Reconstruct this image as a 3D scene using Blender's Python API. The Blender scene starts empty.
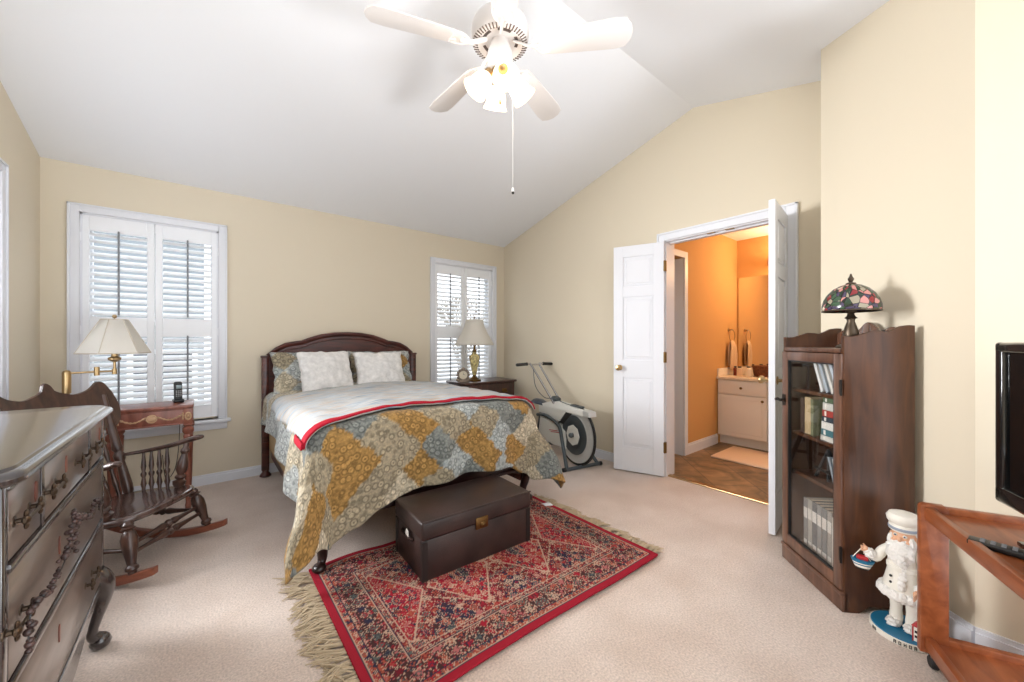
import bpy, bmesh, math, random
from math import sin, cos, pi, radians as R, hypot, atan2
from mathutils import Vector as V, Matrix as MX, noise as NZ
random.seed(7)
SC = bpy.context.scene
COL = SC.collection
# ---------------------------------------------------------------- camera
cd = bpy.data.cameras.new('camera'); cam = bpy.data.objects.new('camera', cd); COL.objects.link(cam)
cd.sensor_width = 36.0; cd.lens = 382.07 / 1024 * 36.0; cd.clip_start = 0.02
cam.location = (0, 0, 1.1835); cam.rotation_euler = (R(90), 0, R(-39.02))
SC.camera = cam
# ---------------------------------------------------------------- exposure, world, daylight
SC.view_settings.view_transform = 'Standard'; SC.view_settings.look = 'None'
SC.view_settings.exposure = 0.35; SC.view_settings.gamma = 1.0; SC.view_settings.use_curve_mapping = False
W = bpy.data.worlds.new('world'); SC.world = W; W.use_nodes = True
bg = W.node_tree.nodes['Background']; bg.inputs[0].default_value = (0.93, 0.965, 1.0, 1); bg.inputs[1].default_value = 2.05
def area(name, loc, rot, sx, sy, energy, color):
    l = bpy.data.lights.new(name, 'AREA'); l.shape = 'RECTANGLE'; l.size = sx; l.size_y = sy; l.energy = energy; l.color = color
    o = bpy.data.objects.new(name, l); COL.objects.link(o); o.location = loc; o.rotation_euler = rot; return o
# daylight of the open sky falling in through the three windows, plus an added ceiling fill
_l = area('daylight_side_window', (-1.55, 3.05, 1.62), (V((3.95, -2.75, -.30))).to_track_quat('-Z', 'Y').to_euler(), .9, 1.1, 66, (0.97, 0.98, 1.0)); _l.data.spread = R(95)
area('daylight_wide_window', (-0.28, 4.75, 2.75), (R(-52), 0, 0), 1.2, 1.0, 6, (0.95, 0.98, 1.0))
area('daylight_narrow_window', (2.52, 4.75, 2.75), (R(-52), 0, 0), 1.2, 1.0, 6, (0.95, 0.98, 1.0))
_l = area('rear_ceiling_fill', (1.75, -1.9, .3), V((-.42, .9, .85)).to_track_quat('-Z', 'Y').to_euler(), 1.0, 1.0, 21, (0.96, 0.98, 1.0)); _l.data.spread = R(76)  # added fill light from behind the camera, aimed up to brighten the ceiling
# ---------------------------------------------------------------- helpers
def tag(o, label=None, cat=None, group=None, kind=None):
    if label: o['label'] = label
    if cat: o['category'] = cat
    if group: o['group'] = group
    if kind: o['kind'] = kind
    return o
def thing(name, label, cat, loc=(0, 0, 0), rz=0.0, group=None, kind=None):
    o = bpy.data.objects.new(name, None); COL.objects.link(o); o.empty_display_size = .1
    o.location = loc; o.rotation_euler = (0, 0, rz)
    return tag(o, label, cat, group, kind)
def nb(): return bmesh.new()
def obj(name, bm, mat, parent=None, smooth=40, sub=0, solid=0, label=None):
    bmesh.ops.recalc_face_normals(bm, faces=bm.faces[:]) if solid == 0 else None
    me = bpy.data.meshes.new(name); bm.to_mesh(me); bm.free()
    o = bpy.data.objects.new(name, me); COL.objects.link(o)
    me.materials.append(mat)
    if smooth:
        me.polygons.foreach_set('use_smooth', [True] * len(me.polygons)); me.set_sharp_from_angle(angle=R(smooth))
    if parent: o.parent = parent
    if solid:
        m = o.modifiers.new('t', 'SOLIDIFY'); m.thickness = abs(solid); m.offset = -1 if solid > 0 else 1
    if sub:
        m = o.modifiers.new('s', 'SUBSURF'); m.levels = m.render_levels = sub
    if label: o['label'] = label
    return o
def S(name, bm, mat, smooth=0, parent=None):
    o = obj(name, bm, mat, parent, smooth)
    if parent is None: o['kind'] = 'structure'
    return o
def dup(o, loc=None, rz=None, label=None, parent=None):
    c = o.copy(); COL.objects.link(c)
    if parent is not None: c.parent = parent
    for ch in list(o.children): dup(ch, parent=c)
    if loc is not None: c.location = loc
    if rz is not None: c.rotation_euler = (0, 0, rz)
    if label: c['label'] = label
    return c
def place(bm, verts, m): bmesh.ops.transform(bm, matrix=m, verts=verts)
def box(bm, c, s, rot=None, bev=0.0, seg=2):
    r = bmesh.ops.create_cube(bm, size=1.0); vs = r['verts']
    bmesh.ops.scale(bm, vec=V(s), verts=vs)
    if bev > 0:
        es = list({e for v in vs for e in v.link_edges})
        b = bmesh.ops.bevel(bm, geom=es, offset=min(bev, min(s) * .49), segments=seg, profile=.5, affect='EDGES')
        vs = list({v for f in b['faces'] for v in f.verts} | {v for v in vs if v.is_valid})
    m = MX.Translation(V(c))
    if rot is not None: m = m @ (rot.to_4x4() if isinstance(rot, MX) else MX.Rotation(rot, 4, 'Z'))
    place(bm, vs, m); return vs
def bb(bm, x0, x1, y0, y1, z0, z1, bev=0.0, seg=2):
    return box(bm, ((x0 + x1) / 2, (y0 + y1) / 2, (z0 + z1) / 2), (abs(x1 - x0), abs(y1 - y0), abs(z1 - z0)), None, bev, seg)
def ring_loft(bm, rings, cap=True, closed=False):
    n = len(rings[0])
    vr = [[bm.verts.new(p) for p in r] for r in rings]
    m = len(vr)
    for i in range(m if closed else m - 1):
        a, b = vr[i], vr[(i + 1) % m]
        for j in range(n):
            k = (j + 1) % n
            try: bm.faces.new((a[j], a[k], b[k], b[j]))
            except ValueError: pass
    if cap and not closed:
        bm.faces.new(vr[0][::-1]); bm.faces.new(vr[-1])
    return [v for r in vr for v in r]
def axis_frame(d):
    d = V(d).normalized(); u = d.orthogonal().normalized(); return u, d.cross(u).normalized(), d
def turned(bm, p0, p1, prof, seg=14):
    """a turned spindle from p0 to p1; prof = (fraction along, radius)"""
    p0 = V(p0); p1 = V(p1); u, w, d = axis_frame(p1 - p0); rings = []
    for t, r in prof:
        c = p0.lerp(p1, t); r = max(r, 1e-4)
        rings.append([c + r * (cos(2 * pi * k / seg) * u + sin(2 * pi * k / seg) * w) for k in range(seg)])
    return ring_loft(bm, rings)
def cyl(bm, p0, p1, r0, r1=None, seg=16): return turned(bm, p0, p1, [(0, r0), (1, r0 if r1 is None else r1)], seg)
def lathe(bm, prof, loc=(0, 0, 0), seg=24, m=None):
    rings = [[V((max(r, 1e-4) * cos(2 * pi * k / seg), max(r, 1e-4) * sin(2 * pi * k / seg), z)) for k in range(seg)] for r, z in prof]
    vs = ring_loft(bm, rings); place(bm, vs, MX.Translation(V(loc)) @ (m or MX())); return vs
def shell(bm, prof, loc=(0, 0, 0), seg=24, m=None, wob=None):
    """open lathe surface, no caps"""
    rings = []
    for r, z in prof:
        rings.append([V((r * (1 + (wob(k / seg, z) if wob else 0)) * cos(2 * pi * k / seg), r * (1 + (wob(k / seg, z) if wob else 0)) * sin(2 * pi * k / seg), z)) for k in range(seg)])
    vs = ring_loft(bm, rings, cap=False); place(bm, vs, MX.Translation(V(loc)) @ (m or MX())); return vs
def catmull(pts, n=6):
    pts = [V(p) for p in pts]; out = []
    for i in range(len(pts) - 1):
        a, b, c, d = pts[max(i - 1, 0)], pts[i], pts[i + 1], pts[min(i + 2, len(pts) - 1)]
        for k in range(n):
            t = k / n
            out.append(.5 * ((2 * b) + (c - a) * t + (2 * a - 5 * b + 4 * c - d) * t * t + (3 * b - a - 3 * c + d) * t ** 3))
    out.append(pts[-1]); return out
def tube(bm, pts, r, seg=10, closed=False, flat=1.0, up=None):
    pts = [V(p) for p in pts]; n = len(pts); rings = []; u = None
    for i, p in enumerate(pts):
        d = (pts[(i + 1) % n] - pts[i - 1]) if closed else (pts[min(i + 1, n - 1)] - pts[max(i - 1, 0)])
        d.normalize()
        if up is not None: u = V(up).cross(d).normalized()
        elif u is None: u = d.orthogonal().normalized()
        else: u = (u - d * u.dot(d)).normalized()
        w = d.cross(u)
        rr = r if not isinstance(r, (list, tuple)) else r[i]
        rings.append([p + rr * (cos(2 * pi * k / seg) * u + flat * sin(2 * pi * k / seg) * w) for k in range(seg)])
    return ring_loft(bm, rings, closed=closed)
def prism(bm, outline, t, m=None, bev=0.0):
    """polygon in XY extruded 0..t along Z, then moved by m"""
    vs = [bm.verts.new((x, y, 0)) for x, y in outline]; f = bm.faces.new(vs)
    ex = bmesh.ops.extrude_face_region(bm, geom=[f]); nv = [g for g in ex['geom'] if isinstance(g, bmesh.types.BMVert)]
    bmesh.ops.translate(bm, vec=(0, 0, t), verts=nv); allv = vs + nv
    if bev:
        es = [e for v in allv for e in v.link_edges]; es = [e for e in set(es) if abs(e.verts[0].co.z - e.verts[1].co.z) < 1e-6]
        b = bmesh.ops.bevel(bm, geom=es, offset=bev, segments=2, profile=.5, affect='EDGES')
        allv = list({v for g in b['faces'] for v in g.verts} | {v for v in allv if v.is_valid})
        allv = list({v for v0 in allv for f0 in v0.link_faces for v in f0.verts})
    if m is not None: place(bm, allv, m)
    return allv
XZ = MX.Rotation(R(90), 4, 'X')          # XY outline -> XZ plane, thickness toward -Y
YZ = MX(((0, 0, 1, 0), (1, 0, 0, 0), (0, 1, 0, 0), (0, 0, 0, 1)))   # XY outline -> YZ plane, thickness toward +X
def grid(bm, fn, nu, nv, wrap=False, uvfn=None):
    vs = [[bm.verts.new(fn(i / nu, j / nv)) for j in range(nv + 1)] for i in range(nu if wrap else nu + 1)]
    uvl = bm.loops.layers.uv.verify() if uvfn else None
    for i in range(nu):
        for j in range(nv):
            i2 = (i + 1) % nu if wrap else i + 1
            f = bm.faces.new((vs[i][j], vs[i2][j], vs[i2][j + 1], vs[i][j + 1]))
            if uvl:
                for l, (a, b) in zip(f.loops, ((i, j), (i + 1, j), (i + 1, j + 1), (i, j + 1))): l[uvl].uv = uvfn(a / nu, b / nv)
    return [v for r in vs for v in r]
def ball(bm, c, s, seg=16, ring=10, m=None):
    if not isinstance(s, (tuple, list)): s = (s, s, s)
    r = bmesh.ops.create_uvsphere(bm, u_segments=seg, v_segments=ring, radius=1.0); vs = r['verts']
    place(bm, vs, MX.Translation(V(c)) @ (m or MX()) @ MX.Diagonal((*s, 1))); return vs
def torus(bm, c, r, r2, m=None, seg=24, s2=8):
    rings = [[V(((r + r2 * cos(2 * pi * k / s2)) * cos(2 * pi * i / seg), (r + r2 * cos(2 * pi * k / s2)) * sin(2 * pi * i / seg), r2 * sin(2 * pi * k / s2))) for k in range(s2)] for i in range(seg)]
    vs = ring_loft(bm, rings, closed=True); place(bm, vs, MX.Translation(V(c)) @ (m or MX())); return vs
# ---------------------------------------------------------------- materials
def lin(c):
    return tuple((x / 255 / 12.92 if x / 255 <= .04045 else ((x / 255 + .055) / 1.055) ** 2.4) for x in c) + (1,)
def mat(name, rgb, rough=.5, metal=0.0, spec=.5, bump=0.0, bscale=60, var=0.0, vscale=6, emit=None, es=0, coat=0, sheen=0, trans=0):
    m = bpy.data.materials.new(name); m.use_nodes = True; nt = m.node_tree; b = nt.nodes['Principled BSDF']
    b.inputs['Base Color'].default_value = lin(rgb); b.inputs['Roughness'].default_value = rough; b.inputs['Metallic'].default_value = metal
    b.inputs['Specular IOR Level'].default_value = spec; b.inputs['Coat Weight'].default_value = coat; b.inputs['Sheen Weight'].default_value = sheen
    b.inputs['Transmission Weight'].default_value = trans
    if emit: b.inputs['Emission Color'].default_value = lin(emit); b.inputs['Emission Strength'].default_value = es
    if bump or var:
        tc = nt.nodes.new('ShaderNodeTexCoord')
    if bump:
        n = nt.nodes.new('ShaderNodeTexNoise'); n.inputs['Scale'].default_value = bscale; n.inputs['Detail'].default_value = 4
        bp = nt.nodes.new('ShaderNodeBump'); bp.inputs['Strength'].default_value = bump; bp.inputs['Distance'].default_value = .01
        nt.links.new(tc.outputs['Object'], n.inputs['Vector']); nt.links.new(n.outputs[0], bp.inputs['Height']); nt.links.new(bp.outputs[0], b.inputs['Normal'])
    if var:
        n = nt.nodes.new('ShaderNodeTexNoise'); n.inputs['Scale'].default_value = vscale; n.inputs['Detail'].default_value = 5
        r = nt.nodes.new('ShaderNodeValToRGB')
        r.color_ramp.elements[0].position = .3; r.color_ramp.elements[1].position = .7
        r.color_ramp.elements[0].color = lin(tuple(max(0, x * (1 - var)) for x in rgb)); r.color_ramp.elements[1].color = lin(tuple(min(255, x * (1 + var)) for x in rgb))
        nt.links.new(tc.outputs['Object'], n.inputs['Vector']); nt.links.new(n.outputs[0], r.inputs[0]); nt.links.new(r.outputs[0], b.inputs['Base Color'])
    return m
def wood(name, c1, c2, rough=.35, scale=(1, 1, 1), f=9, coat=0.0, spec=.5):
    m = bpy.data.materials.new(name); m.use_nodes = True; nt = m.node_tree; b = nt.nodes['Principled BSDF']
    tc = nt.nodes.new('ShaderNodeTexCoord'); mp = nt.nodes.new('ShaderNodeMapping'); mp.inputs['Scale'].default_value = scale
    n = nt.nodes.new('ShaderNodeTexNoise'); n.inputs['Scale'].default_value = f; n.inputs['Detail'].default_value = 6; n.inputs['Distortion'].default_value = .6
    r = nt.nodes.new('ShaderNodeValToRGB'); r.color_ramp.elements[0].position = .32; r.color_ramp.elements[1].position = .7
    r.color_ramp.elements[0].color = lin(c1); r.color_ramp.elements[1].color = lin(c2)
    L = nt.links.new
    L(tc.outputs['Object'], mp.inputs[0]); L(mp.outputs[0], n.inputs['Vector']); L(n.outputs[0], r.inputs[0]); L(r.outputs[0], b.inputs['Base Color'])
    b.inputs['Roughness'].default_value = rough; b.inputs['Coat Weight'].default_value = coat; b.inputs['Coat Roughness'].default_value = .15; b.inputs['Specular IOR Level'].default_value = spec
    return m
def glass_mat(name, tint=(1, 1, 1), gl=.03, rough=.0):
    m = bpy.data.materials.new(name); m.use_nodes = True; nt = m.node_tree; nt.nodes.clear()
    o = nt.nodes.new('ShaderNodeOutputMaterial'); t = nt.nodes.new('ShaderNodeBsdfTransparent'); g = nt.nodes.new('ShaderNodeBsdfGlossy')
    mx = nt.nodes.new('ShaderNodeMixShader'); fr = nt.nodes.new('ShaderNodeLayerWeight'); pw = nt.nodes.new('ShaderNodeMath'); pw.operation = 'POWER'; pw.inputs[1].default_value = 4.0
    t.inputs[0].default_value = (*tint, 1); g.inputs['Roughness'].default_value = rough
    ad = nt.nodes.new('ShaderNodeMath'); ad.operation = 'MULTIPLY_ADD'; ad.inputs[1].default_value = 1.0; ad.inputs[2].default_value = gl; ad.use_clamp = True
    L = nt.links.new
    L(fr.outputs['Facing'], pw.inputs[0]); L(pw.outputs[0], ad.inputs[0]); L(ad.outputs[0], mx.inputs[0]); L(t.outputs[0], mx.inputs[1]); L(g.outputs[0], mx.inputs[2]); L(mx.outputs[0], o.inputs[0])
    return m
M = dict(
    wall=mat('wall_paint', (220, 209, 188), .85, spec=.2, bump=.02, bscale=180),
    ceil=mat('ceiling_paint', (240, 242, 246), .9, spec=.2),
    white=mat('white_gloss_trim', (226, 228, 234), .35),
    shutter=mat('shutter_white', (240, 242, 246), .4),
    rod=mat('tilt_rod_backlit_grey', (120, 122, 126), .4),  # rods greyed: their backlit shade is put into the colour
    brass=mat('polished_brass', (182, 154, 112), .28, metal=1.0),
    oldbrass=mat('tarnished_brass', (128, 100, 62), .35, metal=1.0),
    iron=mat('dark_iron', (40, 36, 34), .45, metal=.7),
    bathwall=mat('bath_wall_paint', (208, 160, 102), .85, spec=.2),
    glass=glass_mat('clear_glass'),
    mirror=mat('mirror_silver', (240, 240, 240), .02, metal=1.0),
    black=mat('black_plastic', (22, 22, 24), .35),
)
# ================================================================ THE ROOM
XL, XR, YB = -.858, 3.134, 4.036
RY, RZ, SL = 1.5, 3.1, .262
def zc(y): return RZ - SL * abs(RY - y)
# carpet
def carpet_mat():
    m = bpy.data.materials.new('beige_carpet'); m.use_nodes = True; nt = m.node_tree; b = nt.nodes['Principled BSDF']; L = nt.links.new
    tc = nt.nodes.new('ShaderNodeTexCoord'); n1 = nt.nodes.new('ShaderNodeTexNoise'); n1.inputs['Scale'].default_value = 3.0; n1.inputs['Detail'].default_value = 6
    n2 = nt.nodes.new('ShaderNodeTexNoise'); n2.inputs['Scale'].default_value = 130; n2.inputs['Detail'].default_value = 3
    r = nt.nodes.new('ShaderNodeValToRGB'); r.color_ramp.elements[0].position = .35; r.color_ramp.elements[1].position = .65
    r.color_ramp.elements[0].color = lin((212, 193, 180)); r.color_ramp.elements[1].color = lin((226, 210, 199))
    r2 = nt.nodes.new('ShaderNodeValToRGB'); r2.color_ramp.elements[0].position = .3; r2.color_ramp.elements[1].position = .7
    r2.color_ramp.elements[0].color = (.72, .72, .72, 1); r2.color_ramp.elements[1].color = (1.06, 1.06, 1.06, 1)
    mx = nt.nodes.new('ShaderNodeMix'); mx.data_type = 'RGBA'; mx.blend_type = 'MULTIPLY'; mx.inputs[0].default_value = 1
    bp = nt.nodes.new('ShaderNodeBump'); bp.inputs['Strength'].default_value = .5; bp.inputs['Distance'].default_value = .01
    L(tc.outputs['Object'], n1.inputs['Vector']); L(tc.outputs['Object'], n2.inputs['Vector']); L(n1.outputs[0], r.inputs[0]); L(n2.outputs[0], r2.inputs[0])
    L(r.outputs[0], mx.inputs[6]); L(r2.outputs[0], mx.inputs[7]); L(mx.outputs[2], b.inputs['Base Color']); L(n2.outputs[0], bp.inputs['Height']); L(bp.outputs[0], b.inputs['Normal'])
    b.inputs['Roughness'].default_value = .95; b.inputs['Specular IOR Level'].default_value = .1; b.inputs['Sheen Weight'].default_value = .2
    return m
bm = nb(); bb(bm, XL - .1, XR + .05, -.7, YB + .1, -.1, 0); S('floor', bm, carpet_mat())
# slate floor of the bathroom
def slate_mat():
    m = bpy.data.materials.new('slate_tile'); m.use_nodes = True; nt = m.node_tree; b = nt.nodes['Principled BSDF']; L = nt.links.new
    tc = nt.nodes.new('ShaderNodeTexCoord'); mp = nt.nodes.new('ShaderNodeMapping'); mp.inputs['Rotation'].default_value = (0, 0, R(45)); mp.inputs['Scale'].default_value = (1, 1, 1)
    br = nt.nodes.new('ShaderNodeTexBrick'); br.offset = 0; br.inputs['Scale'].default_value = 1; br.inputs['Brick Width'].default_value = .33; br.inputs['Row Height'].default_value = .33; br.inputs['Mortar Size'].default_value = .006
    br.inputs['Color1'].default_value = lin((150, 124, 96)); br.inputs['Color2'].default_value = lin((176, 146, 112)); br.inputs['Mortar'].default_value = lin((128, 108, 88))
    n = nt.nodes.new('ShaderNodeTexNoise'); n.inputs['Scale'].default_value = 5; n.inputs['Detail'].default_value = 8; n.inputs['Distortion'].default_value = 1.2
    r = nt.nodes.new('ShaderNodeValToRGB'); r.color_ramp.elements[0].position = .35; r.color_ramp.elements[1].position = .68; r.color_ramp.elements[0].color = lin((150, 150, 140)); r.color_ramp.elements[1].color = lin((255, 240, 225))
    mx = nt.nodes.new('ShaderNodeMix'); mx.data_type = 'RGBA'; mx.blend_type = 'MULTIPLY'; mx.inputs[0].default_value = .9
    L(tc.outputs['Object'], mp.inputs[0]); L(mp.outputs[0], br.inputs[0]); L(tc.outputs['Object'], n.inputs['Vector']); L(n.outputs[0], r.inputs[0]); L(br.outputs[0], mx.inputs[6]); L(r.outputs[0], mx.inputs[7]); L(mx.outputs[2], b.inputs['Base Color'])
    bp = nt.nodes.new('ShaderNodeBump'); bp.inputs['Strength'].default_value = .4; bp.inputs['Distance'].default_value = .01; L(n.outputs[0], bp.inputs['Height']); L(bp.outputs[0], b.inputs['Normal'])
    b.inputs['Roughness'].default_value = .45
    return m
bm = nb(); bb(bm, XR + .05, 5.5, -.2, 3.3, -.1, 0.0); S('floor_bathroom', bm, slate_mat())
bm = nb(); bb(bm, XR + .03, XR + .075, .86, 1.745, -.01, .012, .005); S('trim_threshold', bm, M['brass'])
# ceiling: one vault
bm = nb(); Y0 = -1.0
prism(bm, [(YB + .14, zc(YB + .14)), (RY, RZ), (Y0, zc(Y0)), (Y0, zc(Y0) + .3), (RY, RZ + .3), (YB + .14, zc(YB + .14) + .3)], XR - XL + .28, MX.Translation((XL - .14, 0, 0)) @ YZ)
S('ceiling', bm, M['ceil'])
# walls; holes are left between the pieces
T = .14
def wallpiece(bm, plane, a0, a1, z0, z1=None):
    """plane: ('x', x0, x1) running along y, or ('y', y0, y1) running along x"""
    k, p0, p1 = plane
    if k == 'y': bb(bm, a0, a1, p0, p1, z0, zc(p0) + .02 if z1 is None else z1)
    else:
        if z1 is None:
            pts = [(a0, z0), (a1, z0), (a1, zc(a1) + .02)] + ([(RY, RZ + .02)] if a0 < RY < a1 else []) + [(a0, zc(a0) + .02)]
        else: pts = [(a0, z0), (a1, z0), (a1, z1), (a0, z1)]
        prism(bm, pts, p1 - p0, MX.Translation((p0, 0, 0)) @ YZ)
WINS = [(-.675, .105, .555, 2.098), (2.105, 2.932, .555, 2.098)]     # openings in the back wall
bm = nb(); P = ('y', YB, YB + T); xs = [XL - T] + [v for w in WINS for v in w[:2]] + [XR + T]
for a, b in zip(xs[0::2], xs[1::2]): wallpiece(bm, P, a, b, 0)
for x0, x1, z0, z1 in WINS: wallpiece(bm, P, x0, x1, 0, z0); wallpiece(bm, P, x0, x1, z1)
S('wall_back', bm, M['wall'])
LW = (2.30, 3.335, .555, 2.098)                                         # opening in the left wall
bm = nb(); P = ('x', XL - T, XL)
wallpiece(bm, P, -2.4, LW[0], 0); wallpiece(bm, P, LW[1], YB, 0); wallpiece(bm, P, LW[0], LW[1], 0, LW[2]); wallpiece(bm, P, LW[0], LW[1], LW[3])
S('wall_left', bm, M['wall'])
DY0, DY1, DZ = .855, 1.745, 2.055                                      # double door opening
bm = nb(); P = ('x', XR, XR + T)
wallpiece(bm, P, .45, DY0, 0); wallpiece(bm, P, DY1, YB, 0); wallpiece(bm, P, DY0, DY1, DZ)
S('wall_right', bm, M['wall'])
# slanted wall and the alcove wall beside the television
E1 = V((2.28, .020)); E2 = V((2.77, .59))
def plan_wall(bm, a, b, t, z0=0, z1=3.2):
    d = (b - a).normalized(); n = V((d.y, -d.x))
    o = [a, b, b + n * t, a + n * t]
    vs = prism(bm, [(p.x, p.y) for p in o], 1.0)
    for v in vs:
        v.co.z = z0 if v.co.z < .5 else (z1 if z1 != 3.2 else zc(v.co.y) + .02)
bm = nb(); plan_wall(bm, E1, E2, .05); S('wall_slanted', bm, M['wall'])
bm = nb(); bb(bm, E2.x + .02, XR + .02, E2.y - .05, E2.y, 0, zc(E2.y - .05) + .02); S('wall_return', bm, M['wall'])
bm = nb(); wallpiece(bm, ('x', E1.x, E1.x + .05), -.9, E1.y, 0); S('wall_alcove', bm, M['wall'])
# baseboards
def base(bm, a, b, t=.014, h=.085, side=1):
    a = V(a); b = V(b); d = (b - a).normalized(); n = V((d.y, -d.x)) * side
    for tt, z0, z1 in ((t, 0, h - .018), (t * .55, h - .018, h)):
        o = [a, b, b + n * tt, a + n * tt]; vs = prism(bm, [(p.x, p.y) for p in o], z1 - z0); bmesh.ops.translate(bm, vec=(0, 0, z0), verts=vs)
bm = nb(); base(bm, (XL, YB), (XR, YB)); S('baseboard_back', bm, M['white'])
bm = nb(); base(bm, (XL, -.7), (XL, YB)); S('baseboard_left', bm, M['white'])
bm = nb(); base(bm, (XR, YB), (XR, DY1 + .075)); base(bm, (XR, DY0 - .075), (XR, .6)); S('baseboard_right', bm, M['white'])
bm = nb(); base(bm, E2, E1, h=.1); S('baseboard_slanted', bm, M['white'])
bm = nb(); base(bm, E1, (E1.x, -.7), h=.1); S('baseboard_alcove', bm, M['white'])
# ---- windows
def window(name, x0, x1, z0, z1, m=None):
    """built for a wall lying along x at y = 0, room toward -y"""
    w = thing(name, None, None, kind='structure'); m = m or MX()
    def fin(nm, bm, mt):
        place(bm, bm.verts[:], m); S(nm, bm, mt, 30, w)
    c = .058; bm = nb()
    for a, b, p, q in ((x0 - c, x0, z0 - .02, z1 + c), (x1, x1 + c, z0 - .02, z1 + c), (x0, x1, z1, z1 + c)):
        bb(bm, a, b, -.02, .002, p, q, .004)
    for a, b, p, q in ((x0 - c, x0 - c + .014, z0 - .02, z1 + c), (x1 + c - .014, x1 + c, z0 - .02, z1 + c), (x0 - c, x1 + c, z1 + c - .014, z1 + c)):
        bb(bm, a, b, -.028, -.015, p, q, .003)
    fin('casing', bm, M['white'])
    bm = nb(); bb(bm, x0 - c - .025, x1 + c + .025, -.055, .03, z0 - .045, z0 - .02, .006); fin('sill', bm, M['white'])
    bm = nb(); bb(bm, x0 - c, x1 + c, -.018, .001, z0 - .105, z0 - .045, .004); fin('apron', bm, M['white'])
    bm = nb()
    for a, b, p, q in ((x0, x0 + .012, z0 - .02, z1), (x1 - .012, x1, z0 - .02, z1), (x0, x1, z1 - .012, z1), (x0, x1, z0 - .02, z0 - .008)): bb(bm, a, b, .0, T, p, q)
    fin('jamb', bm, M['white'])
    zm = (z0 + z1) / 2; bm = nb()
    for a, b, p, q in ((x0 + .012, x0 + .05, z0, z1 - .012), (x1 - .05, x1 - .012, z0, z1 - .012), (x0, x1, z0 - .01, z0 + .05), (x0, x1, z1 - .06, z1 - .012), (x0, x1, zm - .02, zm + .02)):
        bb(bm, a, b, .075, .11, p, q)
    fin('sash', bm, M['white'])
    bm = nb(); bb(bm, x0 + .03, x1 - .03, .09, .095, z0, z1 - .03); fin('glass', bm, M['glass'])
    return w
window('window_1', *WINS[0], MX.Translation((0, YB, 0)))
window('window_2', *WINS[1], MX.Translation((0, YB, 0)))
LWM = MX.Translation((XL, 0, 0)) @ MX.Rotation(R(90), 4, 'Z')          # left wall: x -> y, room toward +x
window('window_3', *LW, LWM)
# ---- plantation shutters
def shutter(label, w, hinge, loc, rz, group, tilt=34):
    z0, z1 = .537, 2.088; s = thing('plantation_shutter', label, 'shutter', loc, rz, group)
    st, tr, br, mr0, mr1 = .042, .108, .121, 1.215, 1.362
    bm = nb()
    for a, b, p, q in ((0, st, z0, z1), (w - st, w, z0, z1), (st, w - st, z1 - tr, z1), (st, w - st, z0, z0 + br), (st, w - st, mr0, mr1)): bb(bm, a, b, .0, .028, p, q, .003, 1)
    obj('shutter_frame', bm, M['shutter'], s, 30)
    for nm, p, q in (('upper_louvers', mr1, z1 - tr), ('lower_louvers', z0 + br, mr0)):
        bm = nb(); n = round((q - p) / .0475); pit = (q - p) / n
        for i in range(n):
            zz = p + (i + .5) * pit; rings = []
            ca, sa = cos(R(tilt)), sin(R(tilt))
            prof = [(.031, 0), (.02, .0042), (0, .0055), (-.02, .0042), (-.031, 0), (-.02, -.0042), (0, -.0055), (.02, -.0042)]
            for x in (st + .002, w - st - .002): rings.append([V((x, .014 + y * ca - z * sa, zz + y * sa + z * ca)) for y, z in prof])
            ring_loft(bm, rings)
        obj(nm, bm, M['shutter'], s, 50)
        bm = nb(); bb(bm, w / 2 - .0055, w / 2 + .0055, -.024, -.012, p + .01, q + .012, .003, 1); obj('tilt_rod', bm, M['rod'], s, 30)
    for zz in (z0 + .12, (z0 + z1) / 2 - .05, z1 - .16):
        bm = nb(); x = 0.0 if hinge == 0 else w; cyl(bm, (x, -.004, zz - .03), (x, -.004, zz + .03), .005); bb(bm, x - .012, x + .012, -.002, .001, zz - .028, zz + .028); obj('hinge', bm, M['shutter'], s, 30)
    return s
G = 'white plantation shutters'; y = YB + .006
shutter('left shutter panel of the wide window behind the brass lamp', .385, 0, (-.673, y, 0), 0, G)
shutter('right shutter panel of the wide window, behind the cordless phone', .385, 1, (-.284, y, 0), 0, G)
shutter('left shutter panel of the narrow window beside the bed', .408, 0, (2.107, y, 0), 0, G)
shutter('right shutter panel of the narrow window, behind the urn lamp', .408, 1, (2.519, y, 0), 0, G)
shutter('shutter panel of the window in the left side wall, barely in view', .49, 0, (XL - .006, 2.835, 0), R(90), G, 4)
# ---- outside
bm = nb(); bb(bm, -14, 16, YB + .3, 24, -2.9, -2.8); S('ground_outside', bm, mat('outside_lawn', (150, 160, 140), .9, var=.15, vscale=3))
hs = thing('neighbour_house', 'grey sided neighbouring house seen through the window louvers', 'house', (-1.1, 9.5, -2.8))
def siding():
    m = mat('grey_siding', (134, 142, 150), .7); nt = m.node_tree; b = nt.nodes['Principled BSDF']; L = nt.links.new
    tc = nt.nodes.new('ShaderNodeTexCoord'); wv = nt.nodes.new('ShaderNodeTexWave'); wv.wave_profile = 'SAW'; wv.bands_direction = 'Z'; wv.inputs['Scale'].default_value = 2.2
    bp = nt.nodes.new('ShaderNodeBump'); bp.inputs['Strength'].default_value = .8; bp.inputs['Distance'].default_value = .03
    L(tc.outputs['Object'], wv.inputs[0]); L(wv.outputs[1], bp.inputs['Height']); L(bp.outputs[0], b.inputs['Normal']); return m
bm = nb(); bb(bm, -.40, 1.13, 0, 4, 0, 7.6); obj('house_wall', bm, siding(), hs, 0)
bm = nb(); prism(bm, [(-.65, 7.6), (1.38, 7.6), (.36, 8.9)], -4.4, MX.Translation((0, -.2, 0)) @ XZ); obj('roof', bm, mat('grey_shingle', (120, 122, 126), .9, var=.2, vscale=30), hs, 0)
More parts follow.
